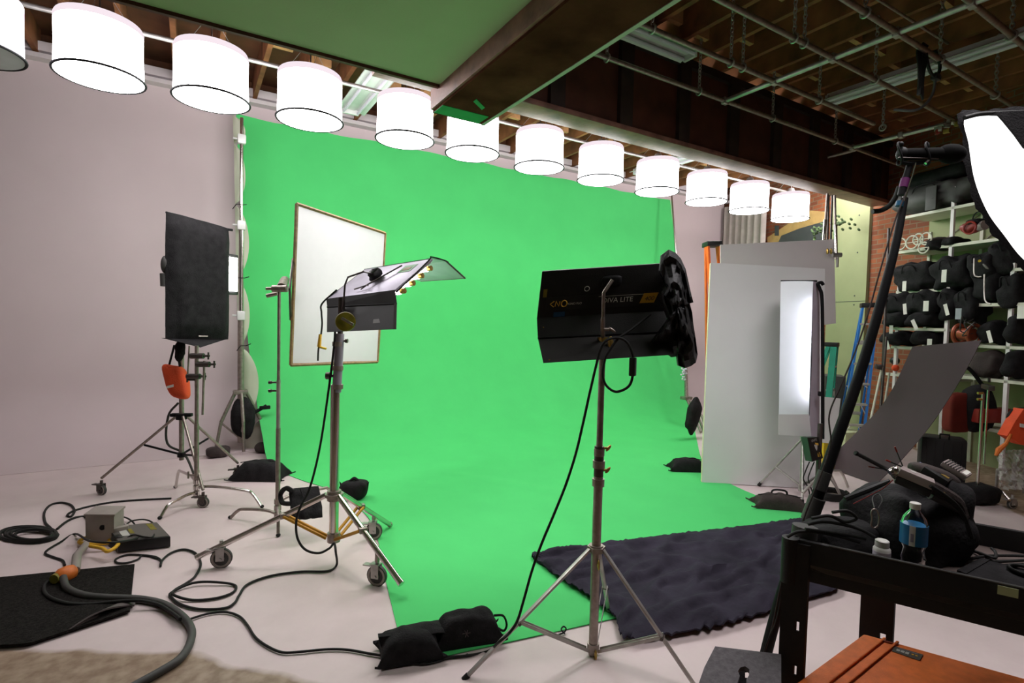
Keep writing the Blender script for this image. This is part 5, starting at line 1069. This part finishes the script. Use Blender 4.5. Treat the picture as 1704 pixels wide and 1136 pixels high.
# orange bag and clear wrapped stand on the right edge
c=D(1698,706,4.9); t=thing('orange_bag','bright orange sandbag hanging at the right edge of the photo','bag',c)
part('body',MB().prism([D(1704,680,4.85),D(1730,690,4.85),D(1735,745,4.85),D(1700,740,4.85),D(1676,725,4.85),D(1690,700,4.85)],CF*.10),'orange_fabric',t,smooth=0)
part('tail',MB().tube([D(1682,722,4.85),D(1674,738,4.85),D(1662,748,4.85),D(1657,758,4.85)],[.012,.016,.025,.012],8),'orange_plastic',t); part('label',MB().prism([D(1697,704,4.83),D(1706,706,4.83),D(1706,712,4.83),D(1697,710,4.83)],-CF*.003),'tag_white',t,smooth=0)
part('handle_loop',MB().tube(cr([D(1680,715,4.95),D(1677,695,4.95),D(1686,682,4.95),D(1704,680,4.95)],6),.014,6),'rubber',t)
p=D(1690,800,5.3); p=V3((p.x,p.y,0)); t=thing('wrapped_stand','metal stand wrapped in clear plastic under the orange sandbag','stand',p)
part('crossbar',MB().cyl(D(1660,781,5.2),D(1704,782,5.2),.014,n=8),'galvanised',t)
for a_,b_ in(((1700,748),(1680,808)),((1686,770),(1690,815)),((1660,781),(1658,812)),((1704,750),(1704,820))): part('leg',MB().cyl(D(*a_,5.2),D(*b_,5.25),.014,n=8),'galvanised',t)
def wrap(u,v): q=D(1662+46*u,748+66*v,5.12); return q+CF*(.05*noise.noise(V3((u*6,v*6,2)))+.02*noise.noise(V3((u*18,v*18,2))))
part('plastic_wrap',MB().grid(wrap,24,24),'clear_plastic',t,smooth=0)
# ---- dark curved paper sweep
Lr=[D(1366,774,6.35),D(1384,756,6.25),D(1402,741,6.18),D(1430,714,6.08),D(1460,683,5.95),D(1486,645,5.8),D(1518,577,5.6)]
Rr=[D(1457,806,5.62),D(1478,786,5.58),D(1500,765,5.52),D(1545,712,5.38),D(1580,661,5.25),D(1606,618,5.12),D(1633,566,4.98)]
Lr=cr(Lr,5); Rr=cr(Rr,5); nq=len(Lr)-1
def swp(u,v): k=v*nq; i=min(int(k),nq-1); a=Lr[i].lerp(Lr[i+1],k-i); b=Rr[i].lerp(Rr[i+1],k-i); p=a.lerp(b,u); p=V3((p.x,p.y,max(p.z,.008))); return p+CF*(.03*math.sin(PI*u)*v)
solo('paper_sweep',MB().grid(swp,12,30,.006),'card_dark','large dark grey curved sheet sweeping down to the floor in front of the shelves','sheet',smooth=80)
# ================================================================ BIG SOFTBOX, top right
pol=[(1607,196),(1612,240),(1622,300),(1643,352),(1670,390),(1706,434),(1770,480),(1860,470),(1905,330),(1860,215),(1760,192),(1663,193)]
t=thing('softbox','big glowing softbox with wavy black fabric edge at the top right corner','light',D(1720,434,2.5))
def sd_(x,y): return 2.45+(x-1607)*.0012
pc_=[V3((x,y,0)) for x,y in pol]; rim=cr(pc_,6,closed=True); cen=V3((1745,325,0))
mb=MB(); k=len(rim); ins=[D(p.x,p.y,sd_(p.x,p.y)+.03) for p in rim]; mb.add([D(cen.x,cen.y,sd_(cen.x,0))]+[D(*(cen.lerp(p,.5)[:2]),sd_(cen.lerp(p,.5).x,0)+.01) for p in rim]+ins,[(0,1+i,1+(i+1)%k) for i in range(k)]+[(1+i,1+k+i,1+k+(i+1)%k,1+(i+1)%k) for i in range(k)])
part('diffusion',mb,'soft',t,smooth=80)
out=[]; 
for i,p in enumerate(rim):
    d_=(p-cen).normalized(); w_=13+2.5*math.sin(i*.9)+2*math.sin(i*2.3); out.append(p+d_*w_)
mb=MB(); fo=[D(p.x,p.y,sd_(p.x,p.y)-.0) for p in out]; fi=[D(p.x,p.y,sd_(p.x,p.y)-.01) for p in rim]; bo=[D(cen.x+(p.x-cen.x)*.97,cen.y+(p.y-cen.y)*.97,sd_(p.x,p.y)+.10) for p in rim]
mb.add(fo+fi+bo,[(i,(i+1)%k,k+(i+1)%k,k+i) for i in range(k)]+[(i,2*k+i,2*k+(i+1)%k,(i+1)%k) for i in range(k)]); part('rim_fabric',mb,'black_fabric',t,smooth=60)
bk=D(1800,330,3.3); mb=MB(); mb.add(bo+[bk],[(i,k,(i+1)%k) for i in range(k)]); part('back_shell',mb,'black_fabric',t)
fl_=[(1655,186),(1664,193),(1672,202),(1690,224),(1705,245),(1730,262),(1780,268),(1780,180),(1700,184)]
solo('black_flag',MB().prism([D(x,y,2.38) for x,y in fl_],CF*.01),'black_fabric','black cloth flap hanging over the top right corner of the glowing softbox','flag',smooth=0)
cord('safety_cable',[D(1605,196,2.42),D(1630,190,2.42),D(1668,188,2.40),D(1720,186,2.40)],.010,'rubber','black cable running along the top of the big softbox')
p=D(1450,345,5.9); cord('curved_hose',[D(1452,352,6.6),D(1466,350,6.6),D(1480,342,6.55),D(1490,328,6.5),D(1497,310,6.45)],.03,'rubber','grey black hose curving up from the end of the girder',n=7)
# ================================================================ MIC ON BOOM
bs=[D(1240,1190,2.42),D(1262,1136,2.40),D(1285,1046,2.36),D(1312,955,2.33),D(1345,868,2.31),D(1368,803,2.30),D(1398,715,2.3),D(1428,630,2.31),D(1457,535,2.32)]
bs[0]=F(1247,1176,.0)
up_=[D(1457,535,2.32),D(1477,460,2.33),D(1492,400,2.34),D(1505,330,2.36)]
t=thing('boom_stand','tall black stand holding the shotgun microphone, leaning behind the cart corner','stand',bs[0])
part('lower_tube',MB().tube(cr(bs[:6],5),.025,14),'black_metal',t); part('middle_tube',MB().tube(cr(bs[5:],5),[.025-.005*i/15 for i in range(16)],14),'black_metal',t)
part('upper_tube',MB().tube(cr(up_,5),[.020-.005*i/15 for i in range(16)],14),'black_metal',t)
for a_,b_ in((D(1363,815,2.29),D(1373,785,2.29)),(D(1346,865,2.3),D(1360,828,2.29))): part('rubber_sleeve',MB().cyl(a_,b_,.033 if a_.z<.9 else .028,n=16),'rubber_grey',t)
part('tube_tip',MB().cyl(D(1505,330,2.36),D(1507,318,2.36),.008,n=10),'chrome',t); part('blue_ring',MB().cyl(D(1496,343,2.35),D(1498,335,2.35),.0155,n=12),'blue_ring',t)
part('joint',MB().cyl(D(1500,325,2.36),D(1503,311,2.36),.016,n=12),'black_metal',t)
part('purple_tape',MB().cyl(D(1503,312,2.36),D(1507,297,2.36),.0175,n=14),'purple_tape',t); part('grip_tube',MB().cyl(D(1507,297,2.36),D(1515,270,2.36),.013,n=12),'black_metal',t)
part('side_rod',MB().tube([D(1505,335,2.33),D(1513,308,2.33),D(1519,290,2.33),D(1524,271,2.33)],.0035,8),'chrome',t)
cord('mic_cable',[D(1246,1150,2.33),D(1262,1110,2.32),D(1283,1050,2.28),D(1303,960,2.24),D(1325,900,2.24),D(1342,850,2.23),D(1362,800,2.23),D(1382,740,2.24),D(1380,690,2.24),D(1400,640,2.24),D(1425,580,2.26),D(1445,520,2.27),D(1466,445,2.28),D(1490,365,2.30),D(1508,320,2.31)],.0035,'bag_brown','thin brownish cable running down along the microphone stand',n=7,seg=6)
cord('mic_cable',[D(1330,900,2.2),D(1312,905,2.15),D(1302,940,2.15),D(1300,985,2.15),D(1292,1030,2.2),D(1273,1080,2.25),D(1266,1136,2.25)],.003,'rubber','thin black wire hanging beside the left post of the cart',n=7,seg=6)
t=thing('shotgun_microphone','black shotgun microphone with round foam tip and suspension mount at top right','microphone',D(1515,272,2.36))
part('foam_tip',MB().ell(D(1583,256,2.34),(CR*.060+CU*-.004,CF*.045,CU*.042),26,16,nz=.03,ns=50),'mic_black',t,smooth=80)
part('tube',MB().tube([D(1502,257,2.36),D(1572,256,2.34)],[.026,.028],16),'mic_black',t); part('tube_end',MB().ell(D(1501,256,2.36),(CR*.022,CF*.028,CU*.030),14,10),'black_metal',t)
part('rail',MB().tube([D(1495,262,2.34),D(1562,264,2.33)],.003,6),'steel_dark',t)
for x in(1497,1543): part('suspension_ring',MB().tube([D(x,256,2.35)+CR*.01*math.sin(a*2)+(CF*.6+CR*.4)*.045*math.cos(a)+CU*.050*math.sin(a) for a in [i*PI/9 for i in range(18)]],.0045,6,closed=True),'black_metal',t)
part('mount_bar',MB().tube([D(1500,270,2.35),D(1515,272,2.35),D(1546,270,2.35)],.009,8),'black_metal',t); part('screw',MB().cyl(D(1540,272,2.33),D(1545,267,2.33),.006,n=8),'chrome',t)
part('top_knob',MB().ell(D(1499,240,2.35),(CR*.012,CF*.012,CU*.012),10,8),'black_metal',t); part('top_knob',MB().ell(D(1544,243,2.35),(CR*.006,CF*.008,CU*.016),10,8),'black_metal',t)
t=[o for o in sc.objects if o.name=='softbox'][0]
part('hanger_rod',MB().cyl(D(1745,195,2.9),V3((D(1745,195,2.9).x,D(1745,195,2.9).y,3.95)),.014,n=10),'steel_dull',t)
# ================================================================ UTILITY CART
zR,zT=.86,.775                                   # rim and tray heights
def flat(px,py,z): p=F(px,py,z); return p
A0=flat(1308,893,zR); 
FU=(flat(1704,985,zR)-flat(1345,906,zR)).normalized(); FU.z=0; FU.normalize()
BV=(flat(1700,882,zR)-flat(1607,866,zR)).normalized(); 
A1=flat(1352,871,zR)                             # hidden back left corner, on the line of the back rim
bl_=flat(1607,866,zR); A1=bl_-FU*((bl_-A0).dot(FU)-0.42)
A1=V3((A1.x,A1.y,zR)); SV=(A1-A0); SV.z=0
LX=1.15; sv=SV.normalized()
t=thing('utility_cart','black plastic utility cart with slotted corner posts, bottom right','cart',V3((A0.x,A0.y,0)))
H0=zR-.15
def rail(p,d_,n,h=.15,w=.028): return MB().obox(p-V3((0,0,h)),d_,n*w,(0,0,h),bev=.006)
part('front_rim',rail(A0+FU*.03,FU*LX,sv),'black_paint',t); part('back_rim',rail(A1,FU*(LX-.1),-sv),'black_paint',t)
part('side_rim',rail(A0+sv*.02,SV*.96,FU),'black_paint',t); part('side_rim',rail(A0+FU*(LX+.0),SV,FU),'black_paint',t)
part('top_tray',MB().obox(V3((A0.x,A0.y,zT-.02)),FU*LX,SV,(0,0,.02)),'tray_top',t,smooth=0)
part('lip_edge',MB().tube([A0+FU*.14+V3((0,0,.001)),A0+FU*LX+V3((0,0,.001))],.003,6),'rubber_grey',t)
def post(p,a_,b_,zt,m='black_paint',slots=(),w=.085,r=0):
    """angle post: two plates, with real slots cut by building the plate in strips"""
    mb=MB(); d_=a_.normalized(); z=0; th=b_.normalized()*.010; q=V3((p.x,p.y,0))
    for (z0_,z1_,s0_,s1_) in slots:
        mb.obox(q+V3((0,0,z)),d_*w,th,(0,0,z0_-z)); mb.obox(q+V3((0,0,z0_)),d_*s0_,th,(0,0,z1_-z0_)); mb.obox(q+V3((0,0,z0_))+d_*s1_,d_*(w-s1_),th,(0,0,z1_-z0_)); z=z1_
    mb.obox(q+V3((0,0,z)),d_*w,th,(0,0,zt-z)); return mb
zs_=lambda px,py,p: up(p,py).z
P_=A0; zA=zs_(1320,1112,P_); zB=zs_(1320,1040,P_)
part('corner_post',post(A0-sv*.012,FU,sv,zR-.012,slots=((zA,zA+.036,.050,.062),(zB,zB+.036,.050,.064))),'black_paint',t,smooth=0)
part('corner_post',post(A0-FU*.004,sv,FU,zR-.012,w=.03),'black_paint',t,smooth=0)
part('corner_cap',MB().tube([V3((A0.x,A0.y,H0-.02))+FU*.01+sv*.01,V3((A0.x,A0.y,zR))+FU*.01+sv*.01],.030,16),'black_paint',t)
rp=D(1432,1000,2.42); rp=V3((rp.x,rp.y,0)); zq=up(rp,1048).z; zq2=up(rp,998).z
part('rear_post',post(rp,FU*1,sv,zR-.02,w=.125,slots=((zq-.012,zq+.014,.075,.100),)),'black_paint',t,smooth=0)
# lower shelf
zL=.12
part('lower_shelf',MB().obox(V3((A0.x,A0.y,zL)),FU*LX,SV,(0,0,.03)),'black_paint',t,smooth=0)
part('lower_rim',MB().obox(V3((A0.x,A0.y,zL-.05)),FU*LX,sv*.02,(0,0,.14)),'black_paint',t,smooth=0)
q=flat(1661,974,zR); part('tape_scrap',MB().obox(q-sv*.002+V3((0,0,.002)),FU*.048,-sv*.001,(0,0,-.028)),'carton',t,smooth=0)
for k,pp in enumerate((A0+FU*.05+sv*.06,A0+FU*(LX-.06)+sv*.06,A0+FU*(LX-.06)+SV*.9)): caster('caster_wheel',V3((pp.x,pp.y,0)),t,r=.04)
# ---- orange hard case on the lower shelf
zC=.36
K0=flat(1437,1053,zC); K1=flat(1337,1126,zC); K2=flat(1704,1127,zC); KW=(K1-K0); KU=(K2-K0); KU=KU.normalized(); KWn=KW.normalized(); zb_=zL+.032
t=thing('hard_case','orange hard case with ribbed lid lying on the lower shelf of the cart','case',V3((K0.x,K0.y,zb_)))
KD=.62; KL=.78
part('lid',MB().obox(V3((K0.x,K0.y,zC-.07)),KU*KL,KWn*KD,(0,0,.07),bev=.014),'case_orange',t)
part('bottom',MB().obox(V3((K0.x,K0.y,zb_))+KU*.008+KWn*.008,KU*(KL-.016),KWn*(KD-.016),(0,0,zC-.075-zb_),bev=.01),'case_orange',t)
for s_ in(.068,.112,.60,.66): part('lid_rib',MB().obox(V3((K0.x,K0.y,zC-.004))+KU*s_-KWn*.004,KU*.010,KWn*(KD+.008),(0,0,.010),bev=.003),'case_orange',t)
for s_ in(.02,.53): part('lid_rib',MB().obox(V3((K0.x,K0.y,zC-.003))+KU*.076+KWn*s_,KU*.038,KWn*.012,(0,0,.008),bev=.003),'case_dark',t)
part('latch',MB().obox(V3((K0.x,K0.y,zC-.10))-KU*.012+KWn*.16,KU*.02,KWn*.14,(0,0,.07),bev=.005),'red_plastic',t); part('latch',MB().obox(V3((K0.x,K0.y,zC-.10))-KU*.018+KWn*.24,KU*.02,KWn*.08,(0,0,.05),bev=.005),'red_plastic',t)
lb0,lb1,lb2,lb3=[F(x,y,zC+.0015) for x,y in((1484,1083),(1489,1075),(1536,1089),(1530,1099))]
lp_=part('label',MB().prism([lb0,lb1,lb2,lb3],(0,0,.001)),'label_grey',t,smooth=0)
lq=lambda u,v: lb1.lerp(lb2,u).lerp(lb0.lerp(lb3,u),v)+V3((0,0,.0015))
for k in range(3): part('lettering',MB().prism([lq(.12+.16*k,.38),lq(.25+.16*k,.38),lq(.25+.16*k,.72),lq(.12+.16*k,.72)],(0,0,.0006)),'text_white',lp_,smooth=0)
for k in range(2): part('emblem',MB().cyl(lq(.70+.13*k,.5),lq(.70+.13*k,.5)+V3((0,0,.0008)),.0045,n=12),'text_orange',lp_)
part('lettering',MB().prism([lq(.2,.15),lq(.85,.15),lq(.85,.24),lq(.2,.24)],(0,0,.0006)),'kino_back',lp_,smooth=0)
# ---- grey board with hand slot at the bottom edge
b0_,b1_,b2_,b3_=D(1187,1075,2.05),D(1300,1088,2.0),D(1300,1200,1.75),D(1140,1200,1.78)
t=thing('apple_box','speckled grey wooden box with a hand hole at the bottom edge left of the cart','box',(b2_+b3_)/2)
def face_with_slot():
    PL=onplane(b0_,b1_,b3_); D_=lambda x,y,z=0:PL(x,y)
    nb_=(b1_-b0_).cross(b3_-b0_).normalized(); nb_=nb_ if nb_.dot(CP-b0_)>0 else -nb_
    P=[b0_+(b1_-b0_)*.06,b1_,b2_,b3_,b0_+(b3_-b0_)*.06]
    ctr=D(1236,1119,1.93); hl=[D_(1232,1110),D_(1240,1108),D_(1247,1113),D_(1247,1122),D_(1242,1130),D_(1246,1150),D_(1228,1155),D_(1227,1136),D_(1231,1124),D_(1228,1116)]
    outer=[D_(x,y,z) for x,y,z in((1190,1075,2.05),(1300,1088,2.0),(1300,1105,1.97),(1300,1120,1.94),(1300,1135,1.9),(1300,1200,1.75),(1140,1200,1.78),(1160,1145,1.9),(1166,1127,1.94),(1172,1110,1.98))]
    k=10; v=outer+hl; v2=[p-nb_*.02 for p in v]
    f=[(i,(i+1)%k,k+(i+1)%k,k+i) for i in range(k)]; n=2*k
    return MB().add(v+v2,f+[tuple(n+i for i in q[::-1]) for q in f]+[(i,n+i,n+(i+1)%k,(i+1)%k) for i in range(k)]+[(k+i,k+(i+1)%k,n+k+(i+1)%k,n+k+i) for i in range(k)])
part('slotted_top',face_with_slot(),'apple_box',t,smooth=0)
bb0=D(1140,1200,1.80); part('slot_shade',MB().prism([D(1220,1102,2.10),D(1254,1102,2.10),D(1254,1115,2.08),D(1240,1117,2.08),D(1240,1127,2.06),D(1256,1129,2.04),D(1256,1175,1.99),D(1220,1175,1.99)],-CU*.004),'bag_dark',t,smooth=0); part('side_board',MB().prism([b3_,b2_,V3((b2_.x,b2_.y,.0)),V3((b3_.x,b3_.y,.0))],CF*.02),'apple_box',t,smooth=0)  # dark plate behind the hand slot stands in for the box's inner shade
# ================================================================ THINGS ON THE CART
def tray(px,py,z=zT): return F(px,py,z)
# water bottle
wb=tray(1517,950,zT+.001); s=1.0
hgt=up(wb,838).z-zT
t=thing('water_bottle','clear water bottle with blue label and white cap on the cart','bottle',wb)
r=.041; pr=[(0,.004),(r*.8,0),(r*.97,.008),(r*.9,.10),(r,.12),(r*.92,.18),(r*1.0,.22),(r*.88,.30),(r*.86,.36),(r,.41),(r,.70),(r*1.0,.72),(r*.86,.80),(r*.55,.87),(r*.40,.90),(r*.38,.94),(0,.94)]
part('body',MB().lathe(wb,[(a,b*hgt) for a,b in pr],36),'water',t,smooth=60)
lb_=part('label',MB().lathe(wb,[(r*1.0,hgt*.42),(r*1.02,hgt*.42),(r*1.02,hgt*.71),(r*1.0,hgt*.71)],36),'bottle_blue',t)
th0=math.atan2(-wb.y,-wb.x)
def arc(a0,a1,z0_,z1_,rr): return MB().grid(lambda u,v:wb+V3((math.cos(th0+a0+(a1-a0)*u)*rr,math.sin(th0+a0+(a1-a0)*u)*rr,z0_+(z1_-z0_)*v)),8,2,.0006)
part('white_panel',arc(-.30,.12,hgt*.42,hgt*.71,r*1.045),'plastic_white',lb_); part('barcode',arc(-.2,.02,hgt*.48,hgt*.60,r*1.06),'kino_back',lb_)
part('cap',MB().lathe(wb+V3((0,0,hgt*.925)),[(0,0),(.0165,0),(.017,.004),(.017,.020),(.015,.022),(0,.022)],28),'plastic_white',t)
part('green_edge',MB().tube([wb-CR*.030+V3((0,0,hgt*.75)),wb-CR*.018+V3((0,0,hgt*.86))],.0015,5),'green_label',t)
pb=tray(1466,941,zT+.001); hp_=up(pb,898).z-zT
t=thing('pill_bottle','small white plastic bottle beside the water bottle','bottle',pb)
part('body',MB().lathe(pb,[(0,0),(.026,0),(.028,.004),(.028,hp_*.66),(.024,hp_*.72),(.020,hp_*.76),(0,hp_*.76)],28),'plastic_white',t); part('cap',MB().lathe(pb+V3((0,0,hp_*.74)),[(0,0),(.0225,0),(.023,.004),(.0225,hp_*.22),(.019,hp_*.25),(0,hp_*.25)],28),'plastic_white',t); part('label',MB().lathe(pb,[(.0282,hp_*.1),(.0286,hp_*.1),(.0286,hp_*.58),(.0282,hp_*.58)],28),'silk_off',t)
# dark sound bag
bc_=F(1500,893,zT); 
t=thing('sound_bag','bulky black sound bag carrying the radio gear on the cart','bag',F(1500,930,zT))
def bagp(px,py,t_): return D(px,py,t_)
main=MB().ell(D(1500,892,2.14),(CR*.19,CF*.19,CU*.20+CR*.05),40,26,p=.62,nz=.22,ns=9,seed=2); part('main_body',main,'bag_dark',t,smooth=80)
part('right_bulge',MB().ell(D(1560,850,2.12),(CR*.095,CF*.13,CU*.15),30,20,p=.65,nz=.2,ns=10),'bag_dark',t,smooth=80)
part('left_bulge',MB().ell(D(1392,898,2.13),(CR*.13,CF*.15,CU*.075),30,18,p=.75,nz=.3,ns=12),'bag_dark',t,smooth=80)
part('padded_strap',MB().tube(cr([D(1540,805,1.98),D(1560,815,1.98),D(1590,835,2.0),D(1600,860,2.0)],6),.025,10),'bag_brown',t); part('padded_strap',MB().tube(cr([D(1548,822,1.99),D(1580,838,1.99),D(1600,850,2.0)],6),.018,10),'rubber_grey',t)
part('top_pad',MB().ell(D(1553,790,2.12),(CR*.085-CU*.03,CF*.07,CU*.035),20,12,p=.8,nz=.1,ns=12),'bag_brown',t,smooth=80)
# radio receivers and antennas
def sbox(name,label,p,q,w,h,m,cat='radio',bev=.004):
    p,q=V3(p),V3(q); d_=q-p; s_=d_.cross(CU).normalized()*w; u_=s_.cross(d_).normalized()*h; u_=u_ if u_.z>0 else -u_
    return p,d_,s_,u_
t=thing('radio_receiver','grey audio receiver lying tilted on top of the black sound bag','receiver',D(1530,800,2.0))
p,d_,s_,u_=sbox('','',D(1493,788,2.02),D(1550,812,1.96),.075,.030,None); part('case',MB().obox(p-s_/2,d_,s_,u_,bev=.004),'grille',t); part('window',MB().obox(p-s_*.2+d_*.30+u_,d_*.16,s_*.3,u_*.03),'text_white',t)
part('base',MB().obox(p-s_/2-u_*1.0,d_*1.02,s_,u_,bev=.004),'black_plastic',t)
for k in range(2): part('gold_strip',MB().cyl(p+d_*1.02+s_*(-.3+.3*k)+u_*.3,p+d_*1.40+s_*(-.3+.3*k)-u_*.1,.003,n=6),'brass',t)
t=thing('radio_receiver','dark receiver with brass contacts right behind the grey receiver','receiver',D(1560,800,2.05))
p,d_,s_,u_=sbox('','',D(1535,783,2.1),D(1575,808,2.04),.07,.028,None); part('case',MB().obox(p-s_/2,d_,s_,u_,bev=.004),'black_plastic',t); part('gold_strip',MB().obox(p-s_*.2+d_*.6+u_,d_*.3,s_*.3,u_*.06),'brass',t)
t=thing('battery_pack','ribbed grey battery pack lying at the top right of the sound bag','battery',D(1590,790,2.12))
p,d_,s_,u_=sbox('','',D(1568,772,2.16),D(1608,797,2.10),.08,.022,None); part('case',MB().obox(p-s_/2,d_,s_,u_,bev=.004),'grille',t)
for k in range(6): part('rib',MB().obox(p-s_/2+d_*(.08+.11*k)+u_,d_*.05,s_,u_*.12),'rubber_grey',t,smooth=0)
part('paper_label',MB().obox(p-s_*.45+d_*.76+u_,d_*.18,s_*.9,u_*.08),'tag_white',t,smooth=0)
solo('phone',MB().prism([D(1528,775,2.15),D(1533,769,2.15),D(1543,773,2.15),D(1538,780,2.15)],CF*.008),'blue_plastic','small dark blue device edge sticking up behind the grey receiver','phone',smooth=0)
for nm_,pp,qq,rr,mm,lb in(('antenna',(1484,785),(1423,753),(.0075,.0075),'black_plastic','thick black antenna pointing up left from the sound bag'),('antenna',(1502,775),(1489,743),(.0025,.0012),'black_plastic','thin antenna with red tip pointing up from the sound bag'),('antenna',(1500,776),(1474,765),(.003,.002),'black_plastic','short antenna with red base just above the thick black antenna'),('antenna',(1482,782),(1445,776),(.002,.0018),'black_plastic','thin antenna with red tip lying lowest, pointing left')):
    a,b=D(*pp,2.02),D(*qq,2.02); t=thing(nm_,lb,'antenna',a,'radio antennas on the sound bag'); part('rod',MB().tube([a,b],[rr[0],rr[1]],10),mm,t)
    part('tip',MB().cyl(a.lerp(b,.72) if rr[0]<.005 else a.lerp(b,.95),b,rr[0]*1.2 if rr[0]<.005 else .009,n=10),'red_plastic' if rr[0]<.005 else 'black_metal',t)
solo('metal_connector',MB().cyl(D(1480,786,2.0),D(1492,780,2.0),.012,n=12).cyl(D(1486,793,2.0),D(1493,789,2.0),.010,n=12).box(D(1488,782,2.0),(.03,.02,.02),.5,bev=.003),'chrome','shiny metal connectors at the foot of the antennas','connector')
solo('black_bar',MB().tube([D(1406,830,2.05),D(1445,815,2.04),D(1480,800,2.04)],[.011,.011,.008],8),'black_plastic','black rod lying from the cart corner up to the sound bag','rod')
cord('wire_bundle',[D(1420,838,2.02),D(1440,828,2.02),D(1455,820,2.02),D(1470,812,2.02),D(1486,798,2.02)],.0018,'red_plastic','thin reddish wires next to the black rod on the sound bag')
t=thing('carabiner','metal carabiner hanging on the front of the sound bag','clip',D(1456,870,1.95))
part('loop',MB().tube(cr([D(1454,847,1.92),D(1460,850,1.92),D(1463,862,1.92),D(1461,874,1.92),D(1455,878,1.92),D(1450,874,1.92),D(1451,862,1.92),D(1450,852,1.92)],4,closed=True),.0028,8,closed=True),'steel_dull',t)
cord('shoulder_strap',[D(1462,845,1.95),D(1468,832,1.96),D(1462,822,1.98),D(1452,828,1.98),D(1455,845,1.94)],.002,'rubber_grey','thin cord loop holding the carabiner','cord')
for k,pts in enumerate(([(1548,808),(1570,822),(1592,840),(1606,862),(1614,892)],[(1552,812),(1574,828),(1596,848),(1608,868),(1618,896)])):
    cord('audio_cable',[D(a,b,1.93) for a,b in pts],.0065,'rubber',['upper black audio cable arching over the right of the sound bag','lower black audio cable arching over the right of the sound bag'][k],n=7,group='cables on the cart')
for k,pts in enumerate(([(1345,872),(1370,868),(1400,872),(1430,880),(1455,893)],[(1340,880),(1375,885),(1410,890),(1440,896)],[(1350,862),(1380,858),(1405,868),(1425,862),(1410,850),(1385,852)],[(1310,893),(1330,884),(1365,886),(1400,893),(1430,902)])):
    cord('audio_cable',[D(a,b,1.97) for a,b in pts],.006,'rubber',['black cable lying highest at the left corner of the cart','black cable lying lowest at the left corner of the cart','looped black cable at the left corner of the cart','thin black cable crossing the left corner rim of the cart'][k],n=7,group='cables on the cart')
p=D(1338,884,2.03); solo('rubber_clamp',MB().cyl(p-CU*.02,p+CU*.02+CR*.005,.045,n=20),'rubber_grey','dark round clamp on the cart corner round the microphone stand','clamp')
def tr(pts,z=.01): return [F(a,b,zT+z) for a,b in pts]
for k,pts in enumerate(([(1580,913),(1610,912),(1632,922),(1650,932),(1660,934),(1704,932)],[(1580,929),(1610,930),(1640,925),(1680,924),(1710,925)],[(1600,914),(1625,918),(1655,928),(1656,918),(1650,912)])):
    cord('audio_cable',tr(pts,.012+.006*k),.0055,'rubber',['black cable crossing the tray right of the sound bag, rear one','black cable crossing the tray right of the sound bag, nearer one','short looped black cable on the tray right of the sound bag'][k],n=7,group='cables on the cart')
coil=[]
for k in range(40): a=2*PI*k/10; q=F(1710,950,zT+.012+.004*(k//10)); coil.append(q+V3((math.cos(a)*(.055-.004*(k//10)),math.sin(a)*.05,0)))
cord('cable_coil',coil,.006,'rubber','coil of black cable on the tray at the right edge',n=3,seg=6)
a,b,c,d=tray(1592,955),tray(1632,934),tray(1720,955),tray(1704,1000)
fd=thing('notebook','black fabric folder lying flat on the cart tray near the right edge','folder',(a+b+c+d)/4)
part('cover',MB().prism([a,b,c,d],(0,0,.012)),'black_fabric',fd,smooth=0); part('spine',MB().prism([a,b,b.lerp(c,.18),a.lerp(d,.15)],(0,0,.016)),'bag_dark',fd,smooth=0)
# ---------------------------------------------------------------- light
w=bpy.data.worlds.new('world'); sc.world=w; w.use_nodes=True; w.node_tree.nodes['Background'].inputs[0].default_value=(.8,.8,1,1); w.node_tree.nodes['Background'].inputs[1].default_value=.03
ld=bpy.data.lights.new('overhead_fill','AREA'); ld.shape='RECTANGLE'; ld.size=1.8; ld.size_y=1.1; ld.energy=80; ld.color=(1,.95,.97); lo=bpy.data.objects.new('overhead_fill',ld); COL.objects.link(lo); lo.location=(2.9,.8,3.85)  # added fill light, unseen, brightens the front floor
l2=bpy.data.lights.new('corner_fill','AREA'); l2.shape='RECTANGLE'; l2.size=.8; l2.size_y=.3; l2.energy=55; l2.color=(1,.93,.96); lo=bpy.data.objects.new('corner_fill',l2); COL.objects.link(lo); lo.location=(8.45,4.35,4.2)  # added fill light hidden by the girder, brightens the far right corner
lo.rotation_euler=(V3((9.3,7.8,2.2))-lo.location).to_track_quat('-Z','Y').to_euler()
# housings added to these two fill lights, one out of view, one behind the girder
solo('overhead_fill_housing',MB().box((2.9,.8,3.90),(1.9,1.2,.06),bev=.01),'lamp_housing','added large flat housing of the overhead fill light above the front of the floor','lamp')
d_=(V3((9.3,7.8,2.2))-V3((8.45,4.35,4.2))).normalized(); s_=d_.cross(V3((0,0,1))).normalized(); u_=s_.cross(d_)
solo('corner_fill_housing',MB().obox(V3((8.45,4.35,4.2))-d_*.07-s_*.42-u_*.17,s_*.84,u_*.34,d_*.05,bev=.005),'lamp_housing','added small housing of the corner fill light tucked behind the right end of the girder','lamp')
